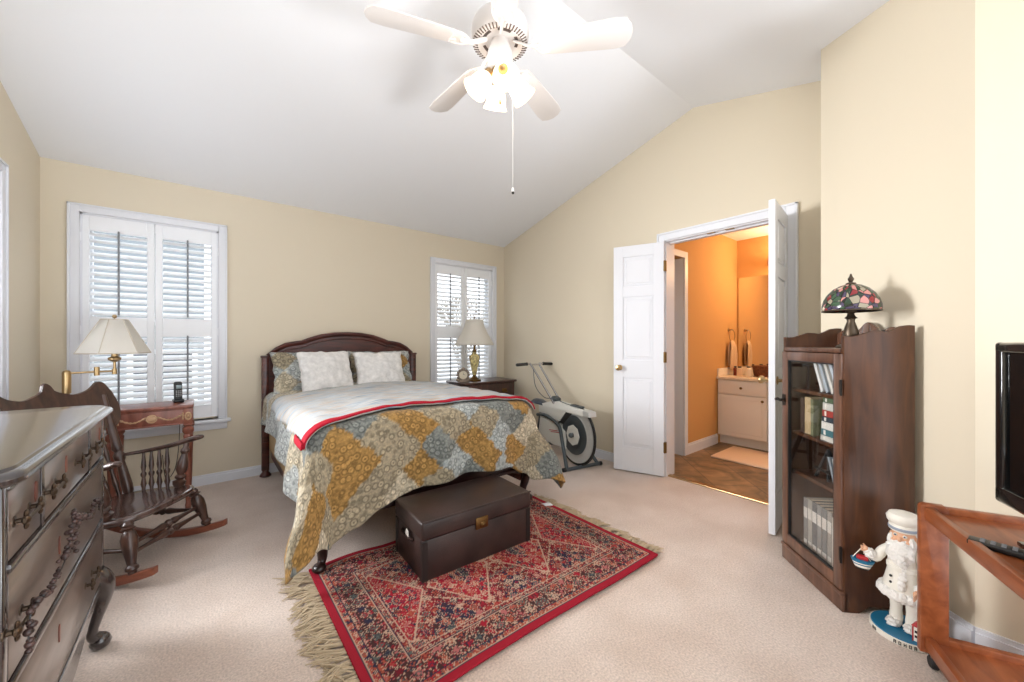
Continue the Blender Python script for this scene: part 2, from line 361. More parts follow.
for z in (2.5,):
    x = .55
    bm = nb(); bb(bm, x - .4, x + .4, -.03, .02, z, z + 1.25); obj('house_window', bm, mat('dark_pane', (70, 78, 88), .15), hs, 0)
    bm = nb()
    for a, b, p, q in ((x - .48, x - .4, z - .08, z + 1.33), (x + .4, x + .48, z - .08, z + 1.33), (x - .4, x + .4, z + 1.25, z + 1.33), (x - .4, x + .4, z - .08, z), (x - .4, x + .4, z + .6, z + .65)): bb(bm, a, b, -.06, 0, p, q)
    obj('window_surround', bm, M['white'], hs, 0)
tr = thing('garden_tree', 'bare pale tree outside the narrow window', 'tree', (6.2, 10.0, -2.8))
bm = nb(); random.seed(3)
def branch(p, d, l, r, n):
    q = p + d * l; tube(bm, [p, p + d * l * .5 + V((random.uniform(-.05, .05), 0, 0)), q], [r, r * .85, r * .7], 6)
    if n:
        for k in range(3): branch(q, (d + V((random.uniform(-.7, .7), random.uniform(-.5, .5), random.uniform(-.1, .4)))).normalized(), l * .72, r * .62, n - 1)
branch(V((0, 0, 0)), V((0, 0, 1)), 1.9, .12, 4); obj('trunk', bm, mat('pale_bark', (150, 140, 130), .9), tr, 60)
# ---- double door to the bathroom
bm = nb(); c = .068
for a, b, p, q in ((DY0 - c, DY0, 0, DZ + c), (DY1, DY1 + c, 0, DZ + c), (DY0, DY1, DZ, DZ + c)):
    bb(bm, XR - .018, XR + .001, a, b, p, q, .004); bb(bm, XR + T - .001, XR + T + .018, a, b, p, q, .004)
for a, b, p, q in ((DY0 - c, DY0 - c + .016, 0, DZ + c), (DY1 + c - .016, DY1 + c, 0, DZ + c), (DY0 - c, DY1 + c, DZ + c - .016, DZ + c)): bb(bm, XR - .027, XR - .014, a, b, p, q, .003)
bb(bm, XR, XR + T, DY0 - .001, DY0 + .008, 0, DZ); bb(bm, XR, XR + T, DY1 - .008, DY1 + .001, 0, DZ); bb(bm, XR, XR + T, DY0, DY1, DZ - .008, DZ)
bb(bm, XR + .045, XR + .08, DY0, DY1, DZ - .02, DZ - .006); S('trim_door_casing', bm, M['white'])
bm = nb()
for yy in (1.23, 1.37): bb(bm, XR + .012, XR + .034, yy - .03, yy + .03, DZ - .012, DZ - .006)
S('trim_ball_catch', bm, M['oldbrass'])
def door(name, hinge_y, ang, sgn):
    """leaf hung at (XR-.02, hinge_y); local +x runs from hinge to free edge; sgn: which local y face holds the hinges"""
    w, h, t = .435, 2.03, .035
    d = thing(name, None, None, (XR - .022, hinge_y, .012), R(ang), kind='structure')
    bm = nb(); bb(bm, 0, w, -t / 2 + .010, t / 2 - .010, 0, h)
    rails = [(.0, .0), ]
    px0, px1 = .085, w - .085; pan = [(.22, .84), (1.0, 1.57), (1.66, 1.93)]
    zs = [0, *[v for p in pan for v in p], h]
    for s in (-1, 1):
        y0, y1 = (s * (t / 2 - .011), s * t / 2)
        bb(bm, 0, px0, y0, y1, 0, h, .0015, 1); bb(bm, px1, w, y0, y1, 0, h, .0015, 1)
        for a, b in zip(zs[0::2], zs[1::2]): bb(bm, px0, px1, y0, y1, a, b, .0015, 1)
        for a, b in pan: # raised field
            i = .028
            bb(bm, px0 + i, px1 - i, s * (t / 2 - .012), s * (t / 2 - .002), a + i, b - i, .004, 1)
            box(bm, ((px0 + px1) / 2, s * (t / 2 - .0095), (a + b) / 2), (px1 - px0 - .022, .006, b - a - .022), None, .0025, 1)
    S('door_leaf', bm, M['white'], 30, d)
    for s in (-1, 1):
        bm = nb(); m = MX.Translation((w - .055, s * t / 2, .93)) @ MX.Rotation(R(-90 * s), 4, 'X')
        lathe(bm, [(.0, 0), (.026, 0), (.026, .004), (.011, .008), (.009, .022), (.016, .03), (.024, .04), (.026, .05), (.022, .06), (.0, .064)], m=m, seg=20)
        S('door_knob', bm, M['brass'], 50, d)
    for zz in (.25, 1.03, 1.82):
        bm = nb(); bb(bm, -.02, .004, sgn * (t / 2 - .028), sgn * (t / 2 + .001), zz - .045, zz + .045)
        cyl(bm, (-.006, sgn * (t / 2 + .004), zz - .047), (-.006, sgn * (t / 2 + .004), zz + .047), .006); S('door_hinge', bm, M['oldbrass'], 30, d)
    return d
door('door_1', DY1 - .002, 111, 1)
door('door_2', DY0 + .005, 187, -1)
# ---- bathroom shell
BX, BY = 5.22, 1.95
bm = nb(); bb(bm, XR + T, 3.24, BY, BY + .1, 0, 2.44); bb(bm, 3.86, BX + .1, BY, BY + .1, 0, 2.44); bb(bm, 3.24, 3.86, BY, BY + .1, 2.04, 2.44); S('wall_bathroom_side', bm, M['bathwall'])
bm = nb(); bb(bm, BX, BX + .1, -.1, BY, 0, 2.44); S('wall_bathroom_far', bm, M['bathwall'])
bm = nb(); bb(bm, XR + T, BX + .1, -.2, -.1, 0, 2.44); S('wall_bathroom_near', bm, M['bathwall'])
bm = nb(); bb(bm, XR + T, BX + .1, -.2, 3.3, 2.44, 2.54); S('ceiling_bathroom', bm, M['ceil'])
bm = nb(); bb(bm, XR + T, 4.5, 3.1, 3.2, 0, 2.44); bb(bm, 4.4, 4.5, BY + .1, 3.2, 0, 2.44); S('wall_closet', bm, M['bathwall'])
bm = nb()
for a, b, p, q in ((3.86, 3.925, 0, 2.105), (3.24 - .065, 3.24, 0, 2.105), (3.24, 3.86, 2.04, 2.105)): bb(bm, a, b, BY - .016, BY, p, q, .004)
bb(bm, 3.855, 3.862, BY, BY + .1, 0, 2.04); bb(bm, 3.238, 3.245, BY, BY + .1, 0, 2.04); S('trim_inner_door', bm, M['white'])
dd = thing('door_3', None, None, (3.81, BY + .11, .01), R(96), kind='structure'); bm = nb(); bb(bm, 0, .6, -.017, .017, 0, 2.02, .002); S('door_leaf', bm, M['white'], 30, dd)
bm = nb(); lathe(bm, [(0, 0), (.024, 0), (.01, .01), (.009, .02), (.024, .04), (.02, .058), (0, .06)], m=MX.Translation((.54, .017, .92)) @ MX.Rotation(R(-90), 4, 'X')); S('door_knob', bm, M['brass'], 50, dd)
bm = nb(); base(bm, (3.925, BY), (4.64, BY), h=.11); S('baseboard_bathroom', bm, M['white'])
# ================================================================ BED
M['cherry'] = wood('dark_cherry', (52, 24, 20), (92, 42, 32), .3, (1, 6, 6), 5, coat=.2)
M['mahog'] = wood('mahogany', (48, 28, 24), (80, 48, 40), .3, (6, 6, 1), 4, coat=.2)
BX0, BX1, BF = .46, 1.86, 2.155          # bed frame: left, right, foot
bed = thing('bed', 'dark cherry wooden bed with arched headboard against the back wall', 'bed', (1.15, 3.0, 0))
def bl(bm): bmesh.ops.translate(bm, vec=(-1.15, -3.0, 0), verts=bm.verts[:]); return bm
HX0, HX1, HC = .40, 1.83, 1.115
def arch(x):
    a = abs(x - HC); pts = [(0, 1.262), (.12, 1.258), (.24, 1.238), (.34, 1.205), (.40, 1.180), (.46, 1.172), (.53, 1.158), (.60, 1.12), (.66, 1.065), (.72, 1.02)]
    for (a0, z0), (a1, z1) in zip(pts, pts[1:]):
        if a <= a1: t = (a - a0) / (a1 - a0); return z0 + (z1 - z0) * t
    return pts[-1][1]
N = 60; xs_ = [HX0 + .05 + (HX1 - HX0 - .1) * i / N for i in range(N + 1)]
bm = nb(); prism(bm, [(x, arch(x) - .012) for x in xs_] + [(xs_[-1], .35), (xs_[0], .35)], .035, MX.Translation((0, 3.985, 0)) @ XZ); obj('headboard_panel', bl(bm), M['cherry'], bed, 30)
bm = nb(); tube(bm, [(x, 3.962, arch(x) - .014) for x in xs_], .022, 10, flat=1.3); tube(bm, [(x, 3.948, arch(x) - .055) for x in xs_], .008, 8); obj('headboard_moulding', bl(bm), M['cherry'], bed)
for x in (HX0 + .028, HX1 - .028):
    bm = nb(); bb(bm, x - .028, x + .028, 3.935, 3.99, .05, 1.04, .006); bb(bm, x - .034, x + .034, 3.928, 3.996, 1.035, 1.055, .006); bb(bm, x - .018, x + .018, 3.93, 3.938, .3, 1.0, .003)
    obj('headboard_post', bl(bm), M['cherry'], bed)
    bm = nb(); lathe(bm, [(.022, .055), (.026, .04), (.042, .02), (.045, .008), (.03, 0)], (x, 3.95, 0)); obj('foot', bl(bm), M['cherry'], bed)
bm = nb(); bb(bm, BX0 + .01, BX0 + .035, BF, 3.95, .15, .225, .005); obj('side_rail', bl(bm), M['cherry'], bed)
bm = nb(); bb(bm, BX1 - .035, BX1 - .01, BF, 3.95, .15, .225, .005); obj('side_rail', bl(bm), M['cherry'], bed)
bm = nb()
prism(bm, [(BX0 + .02, .43), (BX1 - .02, .43), (BX1 - .02, .20)] + [(BX1 - .12 - (BX1 - BX0 - .24) * i / 16, .23 + .012 * sin(pi * i / 16)) for i in range(17)] + [(BX0 + .02, .20)], .035, MX.Translation((0, BF + .02, 0)) @ XZ)
bb(bm, BX0 + .0, BX1 - .0, BF - .03, BF + .03, .405, .43, .01); bb(bm, BX0 + .02, BX1 - .02, BF - .03, BF + .02, .235, .262, .01); obj('footboard', bl(bm), wood('shaded_cherry_foot', (30, 15, 13), (50, 25, 20), .35, (1, 6, 6), 5, coat=.15), bed)  # cherry darkened: the shade below the comforter is put into the colour
for x, s in ((BX0 + .02, -1), (BX1 - .02, 1)):
    M['cherrydark'] = M.get('cherrydark') or wood('shaded_cherry', (30, 15, 13), (50, 25, 20), .35, (1, 6, 6), 5, coat=.15)  # same shade-darkened cherry as the footboard
    bm = nb(); pts = catmull([(x, BF - .005, .43), (x + s * .022, BF - .03, .33), (x + s * .018, BF - .03, .2), (x, BF - .012, .1), (x + s * .004, BF - .018, .055), (x + s * .02, BF - .04, .034)], 5)
    n = len(pts); tube(bm, pts, [.042 - .022 * min(1, i / n * 1.25) for i in range(n)], 12); ball(bm, (x + s * .022, BF - .044, .038), (.033, .036, .024)); obj('leg', bl(bm), M['cherrydark'], bed)
bm = nb(); box(bm, (1.16, 3.04, .315), (BX1 - BX0 + .02, 1.76, .18), None, .03, 3); obj('box_spring', bl(bm), mat('tan_box_spring', (176, 148, 108), .8, bump=.2, bscale=300), bed)
bm = nb(); box(bm, (1.16, 3.03, .55), (BX1 - BX0 - .03, 1.78, .26), None, .06, 4); obj('mattress', bl(bm), mat('mattress_ticking', (226, 222, 214), .85), bed)
# ---------------- comforter
MX0, MX1, MF, MZ = .50, 1.81, 2.15, .735
def crown(x, y): # puffed top surface
    a = max(0.0, 1 - abs((x - 1.155) / .72) ** 2.6); b = max(0.0, min(1.0, (y - MF + .02) / .3))
    return .055 * a * (.7 + .3 * min(1, b)) + .02 * NZ.noise(V((x * 3.1, y * 3.1, 2.0))) * a
def drape(s, t, lift=0.0, rip=1.0):
    dx = MX0 - s if s < MX0 else (s - MX1 if s > MX1 else 0.0); sx = -1 if s < MX0 else 1; dy = MF - t if t < MF else 0.0
    r = hypot(dx, dy); cx = min(max(s, MX0), MX1); cy = max(t, MF); Rr = .085 + lift
    z = MZ + lift + crown(cx, cy); out = drop = 0.0; ux = uy = 0.0; e_ = 0.0
    if r > 1e-6:
        ux, uy = sx * dx / r, -dy / r; th = atan2(dy, dx); k = .07 + (.30 if sx < 0 else .36) * sin(2 * th) ** 1.5 if 0 < th < pi / 2 else .07
        if r < Rr * pi / 2: a = r / Rr; out, drop = Rr * sin(a), Rr * (1 - cos(a))
        else: e = r - Rr * pi / 2; out, drop = Rr + k * e, Rr + math.sqrt(1 - k * k) * e
        e = e_ = min(1.0, max(0.0, (r - .05) / .3))
        along = s if dy > dx else t
        out += rip * e * (.022 * sin(along * 13 + 1.2 * sin(along * 5)) + .03 * NZ.noise(V((s * 4, t * 4, .3))))
    if e_ > .0: out = max(out, .5 * Rr + .5 * Rr * e_)
    x = cx + ux * out; y = cy + uy * out; z -= drop
    n = NZ.noise(V((s * 7, t * 7, 5.1))) * .010 + NZ.noise(V((s * 16, t * 16, 1.1))) * .004
    z += n * (1 if r < .05 else .3); 
    if r > .05: x += ux * n; y += uy * n
    return V((x, y, max(z, .022)))
CU = [MX0 - .54, MX1 + .56]; CT = [MF - .46, 3.9]
HEM = [(-.1, .33), (.2, .25), (.45, .185), (.60, .235), (.74, .275), (1.03, .325), (1.3, .345), (1.63, .325), (1.76, .265), (1.88, .22), (2.1, .27), (2.5, .36)]
def hem(s): # height of the foot hem above the floor, turned into cloth length
    for (a, p), (b, q) in zip(HEM, HEM[1:]):
        if s <= b: t = max(0, (s - a) / (b - a)); t = t * t * (3 - 2 * t); return MF - (MZ + .03 - (p + (q - p) * t) + .0485)
    return MF - .45
def cuv(u, v):
    s = CU[0] + (CU[1] - CU[0]) * u; t0 = hem(s); t = t0 + (CT[1] - t0) * v
    if s < MX0: s = MX0 - (MX0 - s) * (1 - .40 * min(1, max(0, (t - 2.3) / .8)))   # shorter drop toward the head
    return s, t
PAL = dict(gold=(178, 140, 84), slate=(138, 143, 140), cream=(212, 200, 176), pale=(204, 209, 208), taupe=(174, 162, 138), sky=(184, 192, 192))
def patch(s, t):
    s += .032 * NZ.noise(V((s * 9, t * 9, 0))) + .02 * NZ.noise(V((s * 25, t * 25, 0))); t += .032 * NZ.noise(V((s * 9, t * 9, 7))) + .02 * NZ.noise(V((s * 25, t * 25, 9)))
    p = .46; a = (s - .30) / p + (t - 1.66) / p; b = (s - .30) / p - (t - 1.66) / p
    i, j = math.floor(a), math.floor(b); fa, fb = a - i, b - j; q = (fa > .5) + 2 * (fb > .5)
    if t < MF + .25:
        seq = ['gold', 'taupe', 'slate', 'cream', 'gold', 'sky', 'taupe', 'gold', 'slate', 'cream', 'taupe']
        return PAL[seq[int(((sin(i * 12.9 + j * 78.2 + q * 37.7 + 2.3) * 43758.5) % 1) * len(seq))]]
    seq = ['pale', 'cream', 'sky', 'pale', 'taupe', 'pale', 'cream']  # paler patches toward the head: window light washed into the colours
    return PAL[seq[int(((sin(i * 17.3 + j * 51.1 + q * 29.3) * 9758.5) % 1) * len(seq))]]
def floral_mat(name, attr=True, base=(210, 210, 200)):
    m = bpy.data.materials.new(name); m.use_nodes = True; nt = m.node_tree; b = nt.nodes['Principled BSDF']; L = nt.links.new
    uv = nt.nodes.new('ShaderNodeUVMap'); vo = nt.nodes.new('ShaderNodeTexVoronoi'); vo.inputs['Scale'].default_value = 26; vo.inputs['Randomness'].default_value = .75
    vo2 = nt.nodes.new('ShaderNodeTexVoronoi'); vo2.inputs['Scale'].default_value = 85
    r1 = nt.nodes.new('ShaderNodeValToRGB'); cr = r1.color_ramp; cr.interpolation = 'LINEAR'
    for p, v in ((0, .62), (.12, .5), (.17, 1.15), (.34, 1.08), (.42, .5), (.52, .6), (.62, .9)):
        e = cr.elements.new(p); e.color = (v, v, v, 1)
    cr.elements.remove(cr.elements[0]); 
    r2 = nt.nodes.new('ShaderNodeValToRGB'); r2.color_ramp.elements[0].color = (1.12, 1.12, 1.1, 1); r2.color_ramp.elements[1].color = (.72, .72, .74, 1); r2.color_ramp.elements[1].position = .75
    sn = nt.nodes.new('ShaderNodeTexNoise'); sn.inputs['Scale'].default_value = 38; sn.inputs['Detail'].default_value = 5; sn.inputs['Roughness'].default_value = .7; r3 = nt.nodes.new('ShaderNodeValToRGB')
    r3.color_ramp.elements[0].position = .34; r3.color_ramp.elements[1].position = .66; r3.color_ramp.elements[0].color = (.52, .54, .56, 1); r3.color_ramp.elements[1].color = (1.28, 1.24, 1.16, 1)
    m3 = nt.nodes.new('ShaderNodeMix'); m3.data_type = 'RGBA'; m3.blend_type = 'MULTIPLY'; m3.inputs[0].default_value = .65
    at = nt.nodes.new('ShaderNodeVertexColor'); at.layer_name = 'patch'
    m1 = nt.nodes.new('ShaderNodeMix'); m1.data_type = 'RGBA'; m1.blend_type = 'MULTIPLY'; m1.inputs[0].default_value = .9
    m2 = nt.nodes.new('ShaderNodeMix'); m2.data_type = 'RGBA'; m2.blend_type = 'MULTIPLY'; m2.inputs[0].default_value = .8
    L(uv.outputs[0], vo.inputs['Vector']); L(uv.outputs[0], vo2.inputs['Vector']); L(vo.outputs['Distance'], r1.inputs[0]); L(vo2.outputs['Distance'], r2.inputs[0])
    L(at.outputs[0], m1.inputs[6]); L(r1.outputs[0], m1.inputs[7]); L(m1.outputs[2], m2.inputs[6]); L(r2.outputs[0], m2.inputs[7]); L(uv.outputs[0], sn.inputs['Vector']); L(sn.outputs[0], r3.inputs[0]); L(m2.outputs[2], m3.inputs[6]); L(r3.outputs[0], m3.inputs[7]); L(m3.outputs[2], b.inputs['Base Color'])
    bp = nt.nodes.new('ShaderNodeBump'); bp.inputs['Strength'].default_value = .25; bp.inputs['Distance'].default_value = .01; L(vo.outputs['Distance'], bp.inputs['Height']); L(bp.outputs[0], b.inputs['Normal'])
    b.inputs['Roughness'].default_value = .9; b.inputs['Specular IOR Level'].default_value = .1; b.inputs['Sheen Weight'].default_value = .15
    return m
M['floral'] = floral_mat('floral_patchwork')
def colour(o, fn, name='patch'):
    me = o.data; ca = me.color_attributes.new(name, 'FLOAT_COLOR', 'POINT'); buf = []
    for v in me.vertices: buf.extend(lin(fn(v)))
    ca.data.foreach_set('color', buf)
NU, NV = 210, 230; bm = nb(); grid(bm, lambda u, v: drape(*cuv(u, v)), NU, NV, uvfn=cuv)
comf = obj('comforter', bm, M['floral'], None, 80, solid=.018)
flat = [cuv(i / NU, j / NV) for i in range(NU + 1) for j in range(NV + 1)]
colour(comf, lambda v: patch(*flat[v.index]))
tag(comf, 'patchwork floral comforter in gold, slate and cream draped over the bed', 'comforter')
# ---------------- quilt throw with red binding
M['quilt'] = mat('pale_striped_quilt', (222, 226, 232), .9, spec=.1, bump=.15, bscale=120)
def quilt_mat():
    m = M['quilt']; nt = m.node_tree; b = nt.nodes['Principled BSDF']; L = nt.links.new; uv = nt.nodes.new('ShaderNodeUVMap')
    mp = nt.nodes.new('ShaderNodeMapping'); mp.inputs['Scale'].default_value = (3, 26, 1); mp.inputs['Rotation'].default_value = (0, 0, .15)
    n = nt.nodes.new('ShaderNodeTexNoise'); n.inputs['Scale'].default_value = 1.6; n.inputs['Detail'].default_value = 3
    r = nt.nodes.new('ShaderNodeValToRGB'); cr = r.color_ramp
    for p, c in ((.30, (132, 148, 162)), (.42, (172, 180, 188)), (.52, (190, 190, 188)), (.62, (188, 170, 152)), (.7, (164, 174, 184))):
        e = cr.elements.new(p); e.color = lin(c)
    cr.elements.remove(cr.elements[0]); cr.elements.remove(cr.elements[-1])
    L(uv.outputs[0], mp.inputs[0]); L(mp.outputs[0], n.inputs['Vector']); L(n.outputs[0], r.inputs[0]); L(r.outputs[0], b.inputs['Base Color'])
quilt_mat()
QX = [.33, 1.95]
def quv(u, v): s = QX[0] + (QX[1] - QX[0]) * u; t0 = 2.155 + .05 * sin(u * pi) - .03 * u - .085 * (1 - u) ** 4 - .05 * u ** 5; return s, t0 + (3.35 - t0) * v
LIFT = .026
qt = thing('quilt', 'pale folded quilt with red binding lying across the bed', 'quilt', (1.15, 2.6, .8))
def ql(bm): bmesh.ops.translate(bm, vec=(-1.15, -2.6, -.8), verts=bm.verts[:]); return bm
bm = nb(); grid(bm, lambda u, v: drape(*quv(u, v), LIFT), 90, 90, uvfn=quv); obj('quilt_field', ql(bm), M['quilt'], qt, 80, solid=.012)
def rb(u, v): s, t = quv(u, v * .032 - .004); return drape(s, t, LIFT + .006)
bm = nb(); grid(bm, rb, 100, 5); grid(bm, lambda u, v: drape(*quv(v * .02 - .004, u * .13), LIFT + .006), 30, 4)
obj('red_binding', ql(bm), mat('red_binding', (168, 24, 44), .8, spec=.2), qt, 80, solid=.01)
# ---------------- pillows
def pillow(bm, w, h, th, sag=.0, seed=0, n=36, uvs=4.0):
    def f(sgn):
        def g(u, v):
            a, b = u * 2 - 1, v * 2 - 1
            e = ((1 - abs(a) ** 2.6) * (1 - abs(b) ** 2.6)); z = th / 2 * max(0, e) ** .42
            x = a * w / 2 * (1 - .07 * (1 - b * b) * abs(a) ** 3); y = b * h / 2 * (1 - .08 * (1 - a * a) * abs(b) ** 3) - sag * (1 - a * a) * (b > 0) * b
            z += .016 * NZ.noise(V((a * 2.3 + seed, b * 2.3, sgn))) * max(0, e); x += .012 * NZ.noise(V((seed + 3, b * 3.5, 0))) * a; y += .014 * NZ.noise(V((a * 3.5, seed + 7, 0)))
            return V((x, y, sgn * z))
        return g
    uvf = lambda u, v: (u * w + seed, v * h)
    grid(bm, f(1), n, n, uvfn=uvf); grid(bm, f(-1), n, n, uvfn=uvf)
    bmesh.ops.remove_doubles(bm, verts=bm.verts[:], dist=.0005)
M['sherpa'] = mat('white_sherpa', (226, 224, 222), .95, spec=.1, bump=1.0, bscale=38, var=.07, vscale=22)
def cushion(name, label, cat, mt, w, h, th, loc, lean, rz, seed, group, col=None, sag=0):
    bm = nb(); pillow(bm, w, h, th, sag, seed); o = obj(name, bm, mt, None, 80)
    o.matrix_world = MX.Translation(V(loc)) @ MX.Rotation(R(rz), 4, 'Z') @ MX.Rotation(R(lean), 4, 'X')
    tag(o, label, cat, group)
    if col: colour(o, col)
    return o
def shamcol(sd):
    def f(v):
        a = v.co.x / .22 + v.co.y / .22 + sd; b = v.co.x / .22 - v.co.y / .22
        return PAL[['pale', 'cream', 'sky', 'gold', 'pale', 'taupe'][(math.floor(a) * 3 + math.floor(b) * 5) % 6]]
    return f
cushion('pillow_sham', 'floral pillow sham on the left of the bed, leaning on the headboard', 'pillow', M['floral'], .61, .40, .16, (.755, 3.81, .905), 66, 3, 3, 'floral shams', shamcol(0))
cushion('pillow_sham', 'floral pillow sham on the right of the bed, leaning on the headboard', 'pillow', M['floral'], .62, .40, .16, (1.40, 3.81, .90), 66, -3, 8, 'floral shams', shamcol(2.4))
cushion('throw_pillow', 'square white fleece cushion on the left half of the bed', 'cushion', M['sherpa'], .44, .42, .15, (.84, 3.60, .908), 62, 4, 1, 'white fleece cushions')
cushion('throw_pillow', 'square white fleece cushion on the right half of the bed', 'cushion', M['sherpa'], .46, .42, .15, (1.31, 3.60, .893), 62, -5, 5, 'white fleece cushions')
# ================================================================ TRUNK, RUG
M['leather'] = mat('dark_brown_leather', (50, 36, 33), .42, bump=.15, bscale=160, var=.22, vscale=9)
tk = thing('trunk', 'dark brown leather storage trunk at the foot of the bed on the red rug', 'trunk', (1.16, 1.862, .017), R(-2.5))
w, d = .66, .36
bm = nb(); box(bm, (0, 0, .1), (w, d, .2), None, .006, 2); obj('body', bm, M['leather'], tk)
M['blackleather'] = mat('black_leather', (30, 24, 23), .45)
bm = nb(); box(bm, (0, 0, .246), (w + .014, d + .014, .092), None, .014, 3); tube(bm, [(-w / 2 - .004, -d / 2 - .004, .29), (w / 2 + .004, -d / 2 - .004, .29)], .005, 6); obj('lid', bm, M['leather'], tk)
for sx in (-1, 1):
    for sy in (-1, 1):
        bm = nb(); prism(bm, [(sx * (w / 2 - .025), sy * (d / 2 + .003)), (sx * (w / 2 + .003), sy * (d / 2 + .003)), (sx * (w / 2 + .003), sy * (d / 2 - .025)), (sx * (w / 2 - .002), sy * (d / 2 - .025)), (sx * (w / 2 - .002), sy * (d / 2 - .002)), (sx * (w / 2 - .025), sy * (d / 2 - .002))], .19, MX.Translation((0, 0, .005))); obj('corner_strip', bm, M['blackleather'], tk)
bm = nb(); box(bm, (0, -d / 2 - .008, .205), (.075, .008, .06), None, .003); box(bm, (.005, -d / 2 - .013, .195), (.03, .006, .03), None, .002); ball(bm, (.005, -d / 2 - .017, .195), (.007, .004, .007)); obj('latch', bm, M['oldbrass'], tk)
for sx in (-1, 1):
    bm = nb(); tube(bm, catmull([(sx * (w / 2 + .002), -.07, .165), (sx * (w / 2 + .016), -.04, .168), (sx * (w / 2 + .018), .04, .168), (sx * (w / 2 + .002), .07, .165)], 6), .007, 8, flat=1.6); obj('handle', bm, M['leather'], tk)
bm = nb(); prism(bm, [(-.018, -.02), (.012, -.024), (.02, .004), (.008, .024), (-.014, .018)], .003, MX.Translation((-w / 2 - .021, -.03, .185)) @ YZ); obj('paper_tag', bm, mat('white_paper', (236, 234, 228), .8), tk, label='small white paper tag on the end of the trunk')
# rug
RX0, RX1, RY0, RY1 = .42, 1.93, 1.14, 2.16
rug = thing('rug', 'red and navy oriental rug with cream fringes under the trunk', 'rug', (1.175, 1.65, .0))
def rugcol(x, y):
    """oriental pattern from the distance to the edge and mirrored lattice motifs"""
    e = min(x - RX0, RX1 - x, y - RY0, RY1 - y); cx, cy = (RX0 + RX1) / 2, (RY0 + RY1) / 2; X, Y = x - cx, y - cy
    red, dred, navy, cream, rust, teal, pink, choc = (150, 34, 48), (110, 32, 42), (46, 44, 62), (178, 148, 128), (154, 76, 60), (84, 90, 86), (164, 96, 94), (68, 44, 44)
    h = lambda a, b: (sin(a * 12.9898 + b * 78.233) * 43758.5453) % 1
    px, py = round(abs(X) / .0065), round(abs(Y) / .0065); nz = h(px, py)
    if e < .028: return red
    if e < .034: return navy
    if e < .038: return cream
    def motif(a, b, p, bgc, lst):
        i, j = math.floor(a / p), math.floor(b / p); u, v = a / p - i - .5, b / p - j - .5; r = hypot(u, v); th = atan2(v, u); c = lst[int(h(i + .3, j + .7) * len(lst))]; c2 = lst[int(h(i + 2.3, j + 5.7) * len(lst))]
        k = .36 + .1 * cos(th * (4 + 2 * ((i + j) % 2)))
        if r < .12: return c2
        if r < k * .55: return c
        if r < k: return bgc if nz < .4 else c2
        if r < k + .07: return cream if nz < .75 else bgc
        return bgc if nz < .62 else lst[int(nz * 97) % len(lst)]
    if e < .062: return motif(X + 5, Y + 5, .028, rust, [cream, navy, red, teal])
    if e < .066: return navy
    if e < .165: return motif(abs(X) + .01, abs(Y) + .03, .052, choc, [navy, red, cream, rust, pink, teal, dred])
    if e < .170: return cream
    if e < .176: return navy
    if e < .198: return motif(X + 5, Y + 5, .024, dred, [cream, rust, teal])
    if e < .203: return cream
    hw, hh = (RX1 - RX0) / 2 - .203, (RY1 - RY0) / 2 - .203
    m = (abs(X) % .36) / .18 - 1; m2 = abs(m) + abs(Y) / hh * 1.05
    lz = abs((abs(X) / .18 + abs(Y) / .17) % 1 - .5)
    if .9 < m2 < .95: return cream
    bgc = red if m2 < .9 else (dred if m2 < 1.4 else navy)
    if m2 < .35: bgc = navy
    if lz < .035 and m2 >= .95: return cream if nz < .6 else choc
    return motif(abs(X), abs(Y), .046, bgc, [rust, cream, navy, pink, choc, teal, red, rust])
bm = nb(); nx, ny = 340, 230
def rz_(x, y):
    e = .012 + .0015 * NZ.noise(V((x * 6, y * 6, 0)))
    if y > 2.02: e += .012 * max(0, sin((x - .45) * 9)) * (x < .85) * min(1, (y - 2.02) / .1)
    return e
grid(bm, lambda u, v: V((RX0 + (RX1 - RX0) * u, RY0 + (RY1 - RY0) * v + .012 * sin(u * 5) * (1 - v) - .012 * u, rz_(RX0 + (RX1 - RX0) * u, RY0 + (RY1 - RY0) * v))), nx, ny)
bmesh.ops.translate(bm, vec=(-1.175, -1.65, 0), verts=bm.verts[:])
def attr_mat(name, rough=.95, bump=.3, bs=350):
    m = mat(name, (128, 128, 128), rough, spec=.1, bump=bump, bscale=bs); nt = m.node_tree; at = nt.nodes.new('ShaderNodeVertexColor'); at.layer_name = 'patch'
    nt.links.new(at.outputs[0], nt.nodes['Principled BSDF'].inputs['Base Color']); return m
rf = obj('rug_field', bm, attr_mat('rug_wool'), rug, 60, solid=-.010); gr = [(RX0 + (RX1 - RX0) * i / nx, RY0 + (RY1 - RY0) * j / ny) for i in range(nx + 1) for j in range(ny + 1)]
colour(rf, lambda v: rugcol(*gr[v.index]))
M['fringe'] = mat('cream_fringe', (188, 170, 144), .95, spec=.1)
